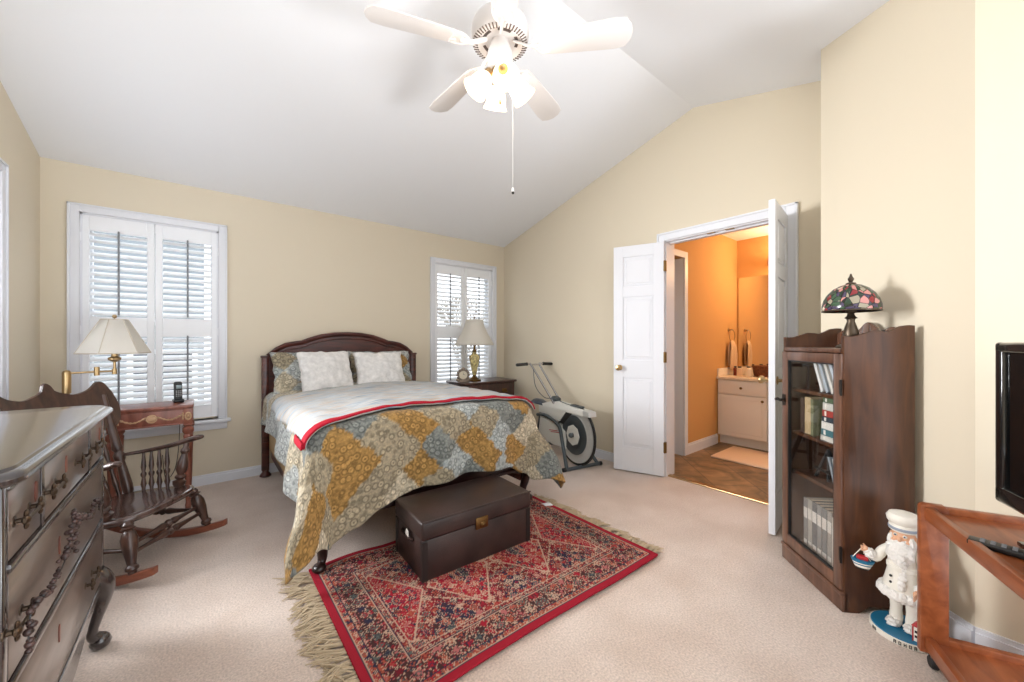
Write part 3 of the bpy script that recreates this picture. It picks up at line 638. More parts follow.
for side, L0, n in ((-1, .115, 58), (1, .085, 58)):
    bm = nb(); rn = random.Random(5 + side)
    for k in range(n):
        y = RY0 + .01 + (RY1 - RY0 - .02) * (k + rn.random() * .8) / n - (.012 if side > 0 else 0); x = RX0 if side < 0 else RX1; a0 = rn.gauss(0, .45) - .25 * side; l0 = L0 * rn.uniform(.7, 1.2)
        for q in range(5):
            l = l0 * rn.uniform(.8, 1.1); a = a0 + rn.gauss(0, .16); hz = .006 + rn.random() * .016
            pts = [(x - side * .004, y + rn.gauss(0, .002), .012), (x + side * l * .4, y + a * l * .3 + rn.gauss(0, .005), hz), (x + side * l * .7, y + a * l * .7 + rn.gauss(0, .006), hz * .7), (x + side * l, y + a * l + rn.gauss(0, .008), .004 + rn.random() * .006)]
            tube(bm, catmull(pts, 3), [.0034] * 8 + [.002, .002], 4)
    bmesh.ops.translate(bm, vec=(-1.175, -1.65, 0), verts=bm.verts[:]); fo = obj('fringe', bm, M['fringe'], rug, 60); fo['kind'] = 'stuff'
bm = nb(); grid(bm, lambda u, v: V((1.875 + .05 * u - 1.175, 1.93 + .07 * v - .02 * u - 1.65, .016 + .012 * sin(v * 3.1) + .004 * u)), 4, 8); obj('white_patch', bm, M['white'], rug, 60, solid=.001, label='small white patch at the far corner of the rug')  # small raised white strip on the rug corner
# ================================================================ NIGHTSTAND AND WHAT STANDS ON IT
ns = thing('nightstand', 'dark mahogany nightstand in the corner under the narrow window', 'nightstand', (2.615, 3.80, 0))
w, d, h = .75, .40, .715
bm = nb(); box(bm, (0, 0, h - .013), (w, d + .02, .026), None, .009, 3); obj('top', bm, M['mahog'], ns)
bm = nb(); box(bm, (0, 0, h / 2 + .025), (w - .05, d - .02, h - .1), None, .004); box(bm, (0, 0, .05), (w - .03, d - .005, .09), None, .01); obj('body', bm, M['mahog'], ns)
for z0, z1 in ((.11, .29), (.305, .485), (.5, .68)):
    bm = nb(); box(bm, (0, -d / 2 + .006, (z0 + z1) / 2), (w - .09, .016, z1 - z0), None, .006); dr = obj('drawer', bm, M['mahog'], ns)
    for x in (-.18, .18):
        bm = nb(); box(bm, (x, -d / 2 - .004, (z0 + z1) / 2 + .01), (.07, .004, .04), None, .002); tube(bm, catmull([(x - .03, -d / 2 - .006, (z0 + z1) / 2 + .012), (x - .025, -d / 2 - .022, (z0 + z1) / 2 - .01), (x + .025, -d / 2 - .022, (z0 + z1) / 2 - .01), (x + .03, -d / 2 - .006, (z0 + z1) / 2 + .012)], 5), .004, 8); obj('drawer_pull', bm, M['oldbrass'], dr)
def linen(name, rgb, es=0.0):
    m = mat(name, rgb, .9, spec=.1); b = m.node_tree.nodes['Principled BSDF']; nt = m.node_tree
    tl = nt.nodes.new('ShaderNodeBsdfTranslucent'); tl.inputs[0].default_value = lin(rgb); mx = nt.nodes.new('ShaderNodeMixShader'); mx.inputs[0].default_value = .4
    o = nt.nodes['Material Output']; nt.links.new(b.outputs[0], mx.inputs[1]); nt.links.new(tl.outputs[0], mx.inputs[2]); nt.links.new(mx.outputs[0], o.inputs[0]); return m
M['shade'] = linen('white_shade_fabric', (240, 236, 228))
def urn_mat():
    m = mat('painted_urn', (190, 164, 116), .35, var=.45, vscale=26); return m
lp = thing('table_lamp', 'table lamp with painted urn base and white bell shade on the nightstand', 'lamp', (2.47, 3.745, .715))
bm = nb(); box(bm, (0, 0, .012), (.115, .115, .024), None, .008); lathe(bm, [(.048, .024), (.05, .034), (.03, .045), (.02, .06), (.022, .072)]); obj('base', bm, M['oldbrass'], lp)
bm = nb(); lathe(bm, [(.02, .07), (.024, .085), (.034, .13), (.046, .19), (.055, .245), (.057, .275), (.05, .3), (.036, .312), (.03, .318), (.022, .33), (.024, .34)]); obj('urn_body', bm, urn_mat(), lp)
for s in (-1, 1):
    bm = nb(); tube(bm, catmull([(s * .05, 0, .29), (s * .068, 0, .295), (s * .07, 0, .27), (s * .056, 0, .25)], 5), .005, 8); obj('urn_handle', bm, M['oldbrass'], lp)
bm = nb(); lathe(bm, [(.02, .338), (.026, .35), (.02, .362), (.012, .372), (.012, .41), (.016, .415), (.016, .46)]); cyl(bm, (0, 0, .46), (0, 0, .735), .003); ball(bm, (0, 0, .745), .01); obj('stem', bm, M['oldbrass'], lp)
bm = nb(); shell(bm, [(.225, .425), (.208, .455), (.18, .51), (.14, .58), (.112, .65), (.098, .715)], seg=48, wob=lambda a, z: .02 * abs(sin(a * pi * 6))); obj('lamp_shade', bm, M['shade'], lp, 25, solid=.003)
bm = nb(); torus(bm, (0, 0, .425), .224, .004, seg=48); obj('shade_rim', bm, M['shade'], lp)
bm = nb(); torus(bm, (0, 0, .715), .099, .004, seg=40)
for k in range(3): cyl(bm, (0, 0, .715), (.098 * cos(k * 2.094), .098 * sin(k * 2.094), .715), .002)
obj('shade_rim', bm, M['shade'], lp)
ck = thing('mantel_clock', 'small ornate round clock on the nightstand beside the urn lamp', 'clock', (2.325, 3.76, .715), R(-25))
M['pewter'] = mat('antique_pewter', (150, 136, 122), .35, metal=.7)
bm = nb(); m = MX.Translation((0, 0, .078)) @ MX.Rotation(R(90), 4, 'X'); lathe(bm, [(0, -.02), (.05, -.02), (.062, -.012), (.064, .008), (.056, .02), (.05, .02), (.048, .012), (0, .012)], m=m, seg=32)
for k in range(14):
    a = 2 * pi * k / 14; ball(bm, (.066 * cos(a), -.004, .078 + .066 * sin(a)), (.014, .012, .014), 8, 6)
ball(bm, (0, 0, .152), (.02, .01, .016)); box(bm, (0, 0, .008), (.12, .045, .016), None, .006)
for s in (-1, 1): ball(bm, (s * .058, 0, .022), (.022, .014, .018))
obj('case', bm, M['pewter'], ck)
bm = nb(); lathe(bm, [(0, .013), (.047, .013), (.047, .0145), (0, .0145)], m=m, seg=32); fc = obj('dial', bm, mat('cream_dial', (222, 212, 190), .4), ck)
bm = nb(); box(bm, (.0, -.0165, .092), (.003, .001, .03)); box(bm, (.012, -.0165, .084), (.026, .001, .003), MX.Rotation(.5, 3, 'Y')); obj('hand', bm, M['black'], fc)
# ================================================================ CONSOLE TABLE, PHONE, FLOOR LAMP
M['redwood'] = wood('reddish_wood', (108, 58, 46), (146, 88, 70), .35, (5, 5, 1), 4, coat=.15)
M['gilt'] = mat('gilt_carving', (182, 146, 112), .5, bump=.3, bscale=200)
ct = thing('console_table', 'small reddish carved side table with garland apron under the wide window', 'table', (-.262, 3.62, 0))
cw, chd, ch = .43, .31, .742
bm = nb(); box(bm, (0, 0, ch - .011), (cw, chd, .022), None, .006); box(bm, (0, 0, ch - .026), (cw - .02, chd - .02, .01), None, .004); obj('tabletop', bm, M['redwood'], ct)
bm = nb(); box(bm, (0, -chd / 2 + .022, ch - .08), (cw - .06, .016, .1), None, .002); box(bm, (0, chd / 2 - .022, ch - .08), (cw - .06, .016, .1), None, .002)
for s in (-1, 1): box(bm, (s * (cw / 2 - .026), 0, ch - .08), (.016, chd - .06, .1), None, .002)
box(bm, (0, -chd / 2 + .016, ch - .127), (cw - .08, .02, .01), None, .004); obj('apron', bm, M['redwood'], ct)
bm = nb(); yy = -chd / 2 + .011
ball(bm, (0, yy, ch - .078), (.026, .008, .022)); torus(bm, (0, yy, ch - .078), .024, .005, MX.Rotation(R(90), 4, 'X'))
for s in (-1, 1):
    pts = [(s * (.03 + .12 * t), yy + .002, ch - .068 - .026 * sin(pi * t)) for t in [i / 12 for i in range(13)]]
    for i, p in enumerate(pts): ball(bm, p, (.006 + .0025 * (i % 2), .005, .0045 + .0025 * (i % 2)), 8, 6)
    tube(bm, [(s * .158, yy, ch - .05), (s * .16, yy, ch - .075), (s * .157, yy, ch - .1)], .006, 6)
    torus(bm, (s * (cw / 2 - .03), -chd / 2 + .004, ch - .078), .015, .005, MX.Rotation(R(90), 4, 'X') @ MX.Diagonal((1, 1.5, 1, 1))); ball(bm, (s * (cw / 2 - .03), -chd / 2 + .006, ch - .078), (.008, .005, .013))
obj('carved_garland', bm, M['gilt'], ct, label='pale gilt carved garland')
for sx in (-1, 1):
    for sy in (-1, 1):
        x, y0 = sx * (cw / 2 - .03), sy * (chd / 2 - .03); bm = nb()
        box(bm, (x, y0, ch - .078), (.048, .048, .106), None, .003); turned(bm, (x, y0, ch - .131), (x, y0, 0), [(0, .022), (.015, .03), (.03, .018), (.05, .031), (.09, .033), (.12, .022), (.14, .028), (.16, .026), (.6, .020), (.9, .014), (.93, .018), (.97, .016), (1, .012)], 12); obj('leg', bm, M['redwood'], ct)
ph = thing('cordless_phone', 'black cordless phone upright in its cradle on the reddish side table', 'phone', (-.135, 3.66, ch), R(10))
bm = nb(); box(bm, (0, 0, .012), (.062, .075, .024), None, .01, 3); obj('cradle', bm, M['black'], ph)
bm = nb(); vs = box(bm, (0, 0, .075), (.047, .026, .145), None, .011, 3); obj('handset', bm, M['black'], ph).rotation_euler = (R(-8), 0, 0)
bm = nb(); box(bm, (0, -.024, .112), (.03, .003, .026), None, .001); obj('phone_screen', bm, mat('phone_lcd', (140, 156, 160), .2), ph)
bm = nb()
for i in range(3):
    for j in range(4): box(bm, (-.012 + .012 * i, -.0195 + .001 * j, .046 + .012 * j), (.008, .004, .007), None, .001)
obj('keypad', bm, mat('grey_keys', (150, 150, 152), .4), ph)
bm = nb(); tube(bm, catmull([(-.12, 3.70, ch + .01), (-.13, 3.79, ch - .01), (-.135, 3.805, .45), (-.16, 3.85, .22), (-.22, 3.99, .12), (-.24, 4.01, .3)], 8), .0025, 6); tag(obj('phone_cord', bm, M['black']), 'thin dark cord hanging down behind the reddish side table', 'cord')
fl = thing('floor_lamp', 'brass swing-arm floor lamp with pleated white shade by the wide window', 'lamp', (-.645, 3.53, 0))
bm = nb(); lathe(bm, [(.13, 0), (.13, .012), (.11, .022), (.04, .03), (.02, .045), (.013, .06)], seg=32); obj('base', bm, M['brass'], fl)
bm = nb(); lathe(bm, [(.013, .05), (.013, .86), (.020, .865), (.020, .99), (.015, 1.0), (.006, 1.005)], seg=16); obj('pole', bm, M['brass'], fl)
a1 = V((.128, -.01, .99)); a2 = V((.205, .0, .99))
bm = nb(); cyl(bm, (0, 0, .985), a1, .006); cyl(bm, a1 - V((0, 0, .025)), a1 + V((0, 0, .03)), .013); cyl(bm, a1, a2, .006); cyl(bm, a2 - V((0, 0, .02)), a2 + V((0, 0, .015)), .012); cyl(bm, a2, a2 + V((0, 0, .07)), .007); obj('swing_arm', bm, M['brass'], fl)
bm = nb(); lathe(bm, [(.012, 1.05), (.03, 1.062), (.032, 1.075), (.016, 1.085), (.016, 1.15)], (a2.x, a2.y, 0)); cyl(bm, (a2.x, a2.y, 1.15), (a2.x, a2.y, 1.335), .003); ball(bm, (a2.x, a2.y, 1.342), .012); obj('socket', bm, M['brass'], fl)
bm = nb(); shell(bm, [(.172, 1.105), (.168, 1.115), (.062, 1.322)], (a2.x, a2.y, 0), seg=6, m=MX.Rotation(R(14), 4, 'Z')); obj('lamp_shade', bm, M['shade'], fl, 10, solid=.003)
bm = nb(); m6 = MX.Translation((a2.x, a2.y, 0)) @ MX.Rotation(R(14), 4, 'Z')
for k in range(6):
    a = k * pi / 3; b = a + pi / 3; cyl(bm, m6 @ V((.173 * cos(a), .173 * sin(a), 1.106)), m6 @ V((.063 * cos(a), .063 * sin(a), 1.322)), .0028, seg=6)
    cyl(bm, m6 @ V((.173 * cos(a), .173 * sin(a), 1.106)), m6 @ V((.173 * cos(b), .173 * sin(b), 1.106)), .0035, seg=6); cyl(bm, m6 @ V((.063 * cos(a), .063 * sin(a), 1.322)), m6 @ V((.063 * cos(b), .063 * sin(b), 1.322)), .003, seg=6)
obj('shade_trim', bm, mat('shade_braid', (202, 192, 176), .9), fl)
# ================================================================ ROCKING CHAIR
M['rocker'] = wood('dark_walnut', (50, 32, 27), (84, 57, 46), .3, (6, 6, 1.5), 5, coat=.25)
M['seatwood'] = wood('polished_walnut_seat', (62, 44, 40), (96, 74, 68), .16, (1, 6, 1), 6, coat=.9)
M['runner'] = wood('reddish_runner', (112, 60, 44), (146, 86, 64), .4, (1, 6, 6), 5)
rk = thing('rocking_chair', 'low dark wooden rocking chair with turned spindles behind the dresser', 'rocking chair', (-.3075, 2.906, 0), atan2(-.584, .812))
sz = lambda x: .298 + .09 * x          # tilted seat height
def seat_edge(th):
    c, s = cos(th), sin(th); e = .62
    x = abs(c) ** e * (1 if c > 0 else -1) * (.225 if c > 0 else .27); y = abs(s) ** e * (1 if s > 0 else -1) * (.25 + .015 * c); return x, y
bm = nb(); n = 48
rings = []
for k, (f, dz) in enumerate(((.0, .0), (.35, .0), (.7, .003), (.93, .008), (.985, .004), (1, -.008), (.985, -.024), (.9, -.03), (.4, -.03), (0, -.03))):
    rings.append([V((seat_edge(2 * pi * i / n)[0] * max(f, .01), seat_edge(2 * pi * i / n)[1] * max(f, .01), sz(seat_edge(2 * pi * i / n)[0] * f) + dz)) for i in range(n)])
ring_loft(bm, rings); obj('seat', bm, M['seatwood'], rk, 60)
LEG = [(0, .016), (.06, .024), (.1, .02), (.13, .030), (.17, .018), (.22, .026), (.32, .033), (.5, .030), (.7, .021), (.82, .017), (.86, .026), (.91, .026), (.94, .017), (1, .015)]
RR = .95
rz0 = lambda x: RR - math.sqrt(RR * RR - x * x)
feet = []
for s in (-1, 1):
    for xt, xb in ((.175, .235), (-.2, -.25)):
        p1 = V((xb, s * .245, rz0(xb) + .034)); p0 = V((xt, s * .205, sz(xt) - .015)); bm = nb(); turned(bm, p0, p1, LEG, 14); obj('leg', bm, M['rocker'], rk); feet.append((p0, p1))
    bm = nb(); N = 26; xs2 = [-.46 + .80 * i / N for i in range(N + 1)]
    o = [(x, rz0(x) + .001) for x in xs2]; top = [(x, rz0(x) + .040 - .006 * abs(x / .4) ** 3) for x in xs2]
    prism(bm, o + top[::-1], .034, MX.Translation((0, s * .245 + .017, 0)) @ XZ, .004); obj('runner', bm, M['runner'], rk)
STR = [(0, .009), (.2, .010), (.35, .014), (.42, .019), (.46, .013), (.5, .022), (.54, .013), (.58, .019), (.65, .014), (.8, .010), (1, .009)]
mid = lambda a, t: a[0].lerp(a[1], t)
for a, b, t in ((0, 2, .45), (0, 2, .62), (1, 3, .5), (0, 1, .55), (2, 3, .55)):
    bm = nb(); turned(bm, mid(feet[a], t), mid(feet[b], t), STR, 10); obj('stretcher', bm, M['rocker'], rk)
BT = 0.60; bx0, bx1 = -.19, -.37         # back posts lean backwards
pts_back = []
for s in (-1, 1):
    p0 = V((bx0, s * .215, sz(bx0) - .01)); p1 = V((bx1, s * .25, .86)); pts_back.append((p0, p1)); bm = nb()
    turned(bm, p0, p1, [(0, .015), (.04, .024), (.1, .026), (.25, .021), (.33, .018), (.36, .026), (.40, .026), (.43, .017), (.46, .025), (.5, .022), (.8, .016), (1, .013)], 12); obj('back_post', bm, M['rocker'], rk)
SP = [(0, .008), (.12, .009), (.2, .014), (.3, .010), (.36, .008), (.42, .014), (.46, .014), (.5, .008), (.62, .013), (.75, .010), (.9, .007), (1, .007)]
for s in (-1, 1):
    arm = catmull([(-.262, s * .235, .500), (-.12, s * .25, .522), (.02, s * .262, .552), (.11, s * .268, .580), (.175, s * .262, .598)], 6)
    bm = nb(); n = len(arm); tube(bm, arm, [.013 + .010 * min(1, i / (n * .7)) for i in range(n - 1)] + [.012], 12, flat=.7, up=(0, 0, 1)); ball(bm, arm[-1], (.022, .02, .014)); obj('armrest', bm, M['rocker'], rk)
    bm = nb(); turned(bm, (.085, s * .215, sz(.085) - .005), (.095, s * .266, .562), [(0, .012), (.05, .022), (.1, .03), (.17, .033), (.2, .016), (.24, .026), (.28, .026), (.31, .016), (.42, .029), (.58, .026), (.75, .015), (.8, .022), (.85, .022), (.9, .013), (1, .014)], 14); obj('arm_post', bm, M['rocker'], rk)
    for i in range(4):
        x = -.135 + .045 * i; bm = nb(); turned(bm, (x + .025, s * .215, sz(x) - .004), (x - .01, s * .255, .518 + .03 * (i / 3)), SP, 10); obj('arm_spindle', bm, M['rocker'], rk)
def back_at(y, z):
    t = (z - pts_back[0][0].z) / (.86 - pts_back[0][0].z); return bx0 + (bx1 - bx0) * t - .03 * (1 - (y / .28) ** 2)
for i in range(7):
    y = -.18 + .06 * i; bm = nb(); turned(bm, (bx0 - .005, y * .9, sz(bx0) - .004), (back_at(y, .69), y, .69), SP, 10); obj('back_spindle', bm, M['rocker'], rk)
def crest_top(y):
    a = abs(y) / .29
    return .895 + .045 * math.exp(-((a - .86) / .14) ** 2) + .012 * math.exp(-(a / .5) ** 2) + .030 * math.exp(-(a / .085) ** 6) + .010 * math.exp(-(a / .04) ** 2) + .010 * math.exp(-(a / .14) ** 4) - .02 * math.exp(-((a - .4) / .2) ** 2)
bm = nb(); n = 64; ys = [-.305 + .61 * i / n for i in range(n + 1)]
fr, bk = [], []
for y in ys:
    e = min(1, (1 - abs(y) / .305) * 9); zt, zb = crest_top(y), .66 + .02 * (abs(y) / .3) ** 2
    zt, zb = (zt + zb) / 2 + (zt - zb) / 2 * (.35 + .65 * math.sqrt(e)), (zt + zb) / 2 - (zt - zb) / 2 * (.35 + .65 * math.sqrt(e))
    fr.append((y, zt, zb))
rings = []
for y, zt, zb in fr:
    rings.append([V((back_at(y, z) + dx, y, z)) for z, dx in ((zt, -.008), (zt, .008), ((zt + zb) / 2, .014), (zb, .010), (zb, -.010), ((zt + zb) / 2, -.012))])
ring_loft(bm, rings)
obj('crest_rail', bm, M['rocker'], rk, 50)
# ================================================================ DRESSER
def dresser_mat(name, r=.24):
    m = wood(name, (40, 33, 33), (62, 51, 49), r, (5, 1, 5), 4, coat=1.0, spec=.6); return m
M['dresser'] = dresser_mat('ebonised_oak', .2); M['pull'] = mat('dark_bronze_pull', (88, 74, 62), .35, metal=.85); M['drawerwood'] = wood('drawer_oak_sheen', (92, 79, 72), (122, 106, 97), .3, (5, 1, 5), 4, coat=.6, spec=.6)  # drawer fronts lighter than the carcass: reflected light put into their colour
DX, DY = -.575, 1.68
ds = thing('dresser', 'tall dark polished wooden dresser with ornate pulls along the left wall', 'dresser', (DX, DY, 0))
def dl(bm): bmesh.ops.translate(bm, vec=(-DX, -DY, 0), verts=bm.verts[:]); return bm
XF, Ya, Yb, ZT = -.302, 1.195, 2.172, .934
bm = nb()
prof = []
rr = .07
out = []
for cx, cy, a0 in ((XF + .03 - rr, Yb + .045 - rr, 0), (-.835 + .01, Yb + .045 - .01, 90), (-.835 + .01, Ya - .045 + .01, 180), (XF + .03 - rr, Ya - .045 + rr, 270)):
    q = rr if a0 in (0, 270) else .01
    for k in range(9): a = R(a0 + 90 * k / 8); out.append((cx + q * cos(a), cy + q * sin(a)))
rings = []
cxm, cym = -.55, 1.68
def inset(p, d): vx, vy = p; return (vx - d * (1 if vx > cxm else -1), vy - d * (1 if vy > cym else -1))
for d, z in ((.03, ZT - .036), (.008, ZT - .034), (.0, ZT - .026), (.0, ZT - .018), (.004, ZT - .011), (.012, ZT - .007), (.018, ZT - .006), (.021, ZT - .001), (.026, ZT), (.2, ZT)):
    rings.append([V((*inset(p, d), z)) for p in out])
ring_loft(bm, rings); obj('top', dl(bm), M['dresser'], ds, 35)
bm = nb(); bb(bm, -.82, XF - .022, Ya + .012, Yb - .012, .25, ZT - .034)
for y0 in (Ya, Yb - .03): bb(bm, XF - .03, XF + .002, y0, y0 + .03, .235, ZT - .034, .006)
for y0 in (Ya, Yb - .02): bb(bm, -.82, XF - .01, y0, y0 + .02, .24, ZT - .034, .003)
for z in (.728, .488): bb(bm, XF - .03, XF + .006, Ya + .028, Yb - .028, z - .009, z + .009, .003)
bb(bm, XF - .03, XF + .004, Ya + .028, Yb - .028, ZT - .05, ZT - .034, .002)
for y0 in (1.432, 1.928): bb(bm, XF - .03, XF + .003, y0 - .01, y0 + .01, .735, ZT - .04)
o = [(Ya + .02, .262), (Yb - .02, .262), (Yb - .02, .235)] + [(Yb - .06 - (Yb - Ya - .12) * i / 20, .236 - .065 * math.exp(-((i - 10) / 4.5) ** 2)) for i in range(21)] + [(Ya + .02, .235)]
prism(bm, o, .022, MX.Translation((XF - .018, 0, 0)) @ YZ, .003)
obj('carcass', dl(bm), M['dresser'], ds, 35)
def pull(bm, y, z, w=.09):
    n0 = set(bm.verts)
    for s in (-1, 1):
        yy = y + s * w / 2
        lathe(bm, [(0, 0), (.014, 0), (.013, .004), (.006, .007), (.006, .02), (.012, .026), (.012, .034), (.007, .04), (0, .042)], m=MX.Translation((XF + .0, yy, z)) @ MX.Rotation(R(90), 4, 'Y'), seg=10)
        ball(bm, (XF + .03, yy, z + .014), (.007, .008, .01), 8, 6); ball(bm, (XF + .03, yy, z - .014), (.007, .008, .01), 8, 6)
    tube(bm, [(XF + .03, y - w / 2 - .012, z), (XF + .033, y, z - .002), (XF + .03, y + w / 2 + .012, z)], [.0045, .006, .0045], 8)
    for v in bm.verts:
        if v not in n0: v.co.x = XF + (v.co.x - XF) * .58; v.co.z = z + (v.co.z - z) * .85
def escutcheon(bm, y, z): prism(bm, [(-.006, -.02), (.006, -.02), (.008, 0), (.006, .022), (0, .026), (-.006, .022), (-.008, 0)], .003, MX.Translation((XF, y, z)) @ YZ)
def drawer(y0, y1, z0, z1, pulls, key):
    bm = nb(); bb(bm, XF - .02, XF + .001, y0, y1, z0, z1, .003); d = obj('drawer', dl(bm), M['drawerwood'], ds, 30)
    for p in pulls: bm = nb(); pull(bm, p, (z0 + z1) / 2 + (.0)); obj('drawer_pull', dl(bm), M['pull'], d, 50)
    bm = nb(); escutcheon(bm, key, (z0 + z1) / 2 + .02); obj('keyhole_plate', dl(bm), M['redwood'], d, 30)
drawer(1.228, 1.420, .742, .882, (1.30,), 1.385)
drawer(1.444, 1.916, .742, .882, (1.49, 1.79), 1.64)
drawer(1.940, 2.140, .742, .882, (1.985,), 2.09)
drawer(1.228, 2.140, .502, .716, (1.25, 1.92), 1.575)
drawer(1.228, 2.140, .266, .476, (1.25, 1.92), 1.575)
for y, s in ((Yb - .03, 1), (Ya + .03, -1)):
    for x0, fx in ((XF - .02, 1), (-.80, -1)):
        bm = nb(); pts = catmull([(x0, y, .30), (x0 + fx * .018, y + s * .012, .24), (x0 + fx * .022, y + s * .014, .19), (x0 + fx * .004, y + s * .004, .11), (x0 - fx * .004, y, .06), (x0 + fx * .02, y + s * .01, .03)], 5); n = len(pts)
        tube(bm, pts, [.03, .033, .036, .038, .039, .039, .038, .036, .034, .031, .028, .026, .023, .021, .019, .018, .017, .016, .016, .017, .018, .02, .021, .022, .022, .02][:n], 12)
        lathe(bm, [(.016, .05), (.026, .04), (.032, .022), (.026, .006), (.018, 0)], (x0 + fx * .016, y + s * .008, 0), 14); obj('leg', dl(bm), M['dresser'], ds, 60)
# strand of beads hung over the drawer pulls
gb = thing('bead_garland', 'dark beaded garland strung between the pulls of the dresser drawers', 'garland', (XF, 1.68, .6))
key = catmull([(XF + .026, 1.92, 0.6), (XF + .026, 1.893, 0.646), (XF + .026, 1.833, 0.632), (XF + .026, 1.75, 0.64), (XF + .026, 1.653, 0.674), (XF + .026, 1.577, 0.709), (XF + .026, 1.566, 0.67), (XF + .026, 1.527, 0.638), (XF + .026, 1.48, 0.613), (XF + .026, 1.406, 0.607), (XF + .026, 1.319, 0.616), (XF + .026, 1.255, 0.63), (XF + .026, 1.233, 0.6), (XF + .026, 1.226, 0.545)], 24)
key2 = catmull([(XF + .03, 1.58, .705), (XF + .03, 1.592, .67), (XF + .028, 1.585, .625), (XF + .028, 1.59, .59)], 24)
bm = nb(); rn = random.Random(2); acc = 0; last = key[0]; k = 0
for p in key + key2:
    acc += (p - last).length; last = p
    if acc > .011: acc = 0; k += 1; r = rn.choice([.005, .0065, .0085]); ball(bm, p - V((XF, 1.68, .6)) + V((rn.gauss(0, .003), rn.gauss(0, .003), rn.gauss(0, .003))), (r, r, r * .9), 8, 6)
m = mat('dark_beads', (56, 42, 40), .3, var=.7, vscale=70); obj('beads', bm, m, gb, 60)['kind'] = 'stuff'
bm = nb(); tube(bm, [p - V((XF, 1.68, .6)) for p in key], .0016, 5); obj('cord', bm, M['black'], gb)
# ================================================================ EXERCISE BIKE
M['bikewhite'] = mat('bike_white_enamel', (226, 226, 220), .35); M['bikegrey'] = mat('bike_grey_tube', (70, 78, 82), .4); M['chrome'] = mat('chrome_tube', (200, 200, 204), .18, metal=1.0); M['silver'] = mat('silver_disc', (205, 207, 205), .4, metal=.3); M['rubber'] = mat('black_rubber', (26, 26, 28), .6)
bk = thing('exercise_bike', 'white stationary exercise bike with silver flywheel in the far corner', 'exercise bike', (2.76, 2.44, 0), atan2(.98, .19))
Yax = MX.Rotation(R(90), 4, 'X')
def side(bm, outline, t, y0=0): return prism(bm, outline, t, MX.Translation((0, y0 + t / 2, 0)) @ XZ, .006)
bm = nb(); torus(bm, (0, 0, .293), .275, .013, Yax, 48, 10); w_ = obj('tyre', bm, M['rubber'], bk)
bm = nb(); lathe(bm, [(.262, -.012), (.262, .012), (.2, .016), (.19, .02), (.0, .022), (0, -.022), (.19, -.02), (.2, -.016)], (0, 0, .293), 40, Yax); obj('flywheel_disc', bm, M['silver'], bk)
bm = nb(); lathe(bm, [(.185, -.026), (.185, .026), (.12, .034), (.1, .034), (.1, -.034), (.12, -.034)], (0, 0, .293), 36, Yax); obj('inner_ring', bm, M['bikegrey'], bk)
bm = nb(); lathe(bm, [(0, -.04), (.098, -.04), (.098, .04), (0, .04)], (0, 0, .293), 8, Yax); obj('hub_cover', bm, M['bikewhite'], bk, 20)
bm = nb(); cyl(bm, (0, -.06, .293), (0, .06, .293), .022); ball(bm, (0, .06, .293), .024, 10, 8); obj('axle', bm, M['bikegrey'], bk)
bm = nb(); side(bm, [(.36, .565), (.25, .572), (-.155, .55), (-.155, .492), (.12, .492), (.22, .385), (.60, .42), (.60, .50)], .085); obj('upper_shroud', bm, M['bikewhite'], bk, 30)
bm = nb(); side(bm, [(-.155, .552), (-.235, .546), (-.245, .50), (-.155, .49)], .088); obj('end_cap', bm, M['silver'], bk, 30)
bm = nb(); side(bm, [(.58, .385), (.22, .342), (.115, .29), (.12, .135), (.36, .125), (.62, .17)], .075); obj('lower_shroud', bm, M['bikewhite'], bk, 30)
bm = nb()
for z0, a, b in ((.262, .25, .40), (.250, .22, .37)): box(bm, ((a + b) / 2, .0385, z0 + .01), (b - a, .002, .007), MX.Rotation(R(7), 3, 'Y'))
obj('red_stripe', bm, mat('red_decal', (190, 60, 60), .5), bk)
bm = nb()
for s in (-1, 1): tube(bm, catmull([(.62, s * .045, .385), (.50, s * .05, .405), (.36, s * .055, .395), (.2, s * .065, .352), (.13, s * .085, .30), (-.10, s * .18, .02)], 7), .017, 10)
cyl(bm, (-.10, -.2, .018), (-.10, .2, .018), .016); obj('front_frame', bm, M['bikegrey'], bk)
bm = nb(); cyl(bm, (.62, 0, .4), (.72, 0, .03), .018); cyl(bm, (.72, -.22, .018), (.72, .22, .018), .016); obj('rear_frame', bm, M['bikegrey'], bk)
for x in (-.10, .72):
    for s in (-1, 1): bm = nb(); cyl(bm, (x, s * .195, .0185), (x, s * .225, .0185), .0185); obj('rubber_foot', bm, M['rubber'], bk)
bm = nb(); side(bm, [(.03, .49), (.13, .49), (.24, .37), (.17, .36)], .06); obj('crank_bracket', bm, M['rubber'], bk, 30)
bm = nb(); cyl(bm, (.58, 0, .40), (.60, 0, .49), .014); obj('seat_post', bm, M['chrome'], bk)
bm = nb(); grid(bm, lambda u, v: V((.45 + .27 * u, (.03 + .075 * u ** 1.3) * math.sin((v - .5) * pi) * (1 - .9 * max(0, u - .9) * 5), .495 + .03 * cos((v - .5) * pi) + .02 * u)), 16, 12); grid(bm, lambda u, v: V((.45 + .27 * u, (.03 + .075 * u ** 1.3) * math.sin((v - .5) * pi) * (1 - .9 * max(0, u - .9) * 5), .495 - .012 * cos((v - .5) * pi) + .02 * u)), 16, 12)
bmesh.ops.remove_doubles(bm, verts=bm.verts[:], dist=.001); obj('seat', bm, mat('dark_blue_vinyl', (52, 62, 78), .35), bk, 70)
bm = nb(); 
for s in (-1, 1): tube(bm, catmull([(.30, s * .045, .55), (.36, s * .045, .60), (.56, s * .05, .77), (.735, s * .055, .915), (.745, s * .075, .927), (.74, s * .12, .928)], 6), .0115, 10)
cyl(bm, (.735, -.06, .92), (.735, .06, .92), .010); obj('handlebar', bm, M['chrome'], bk)
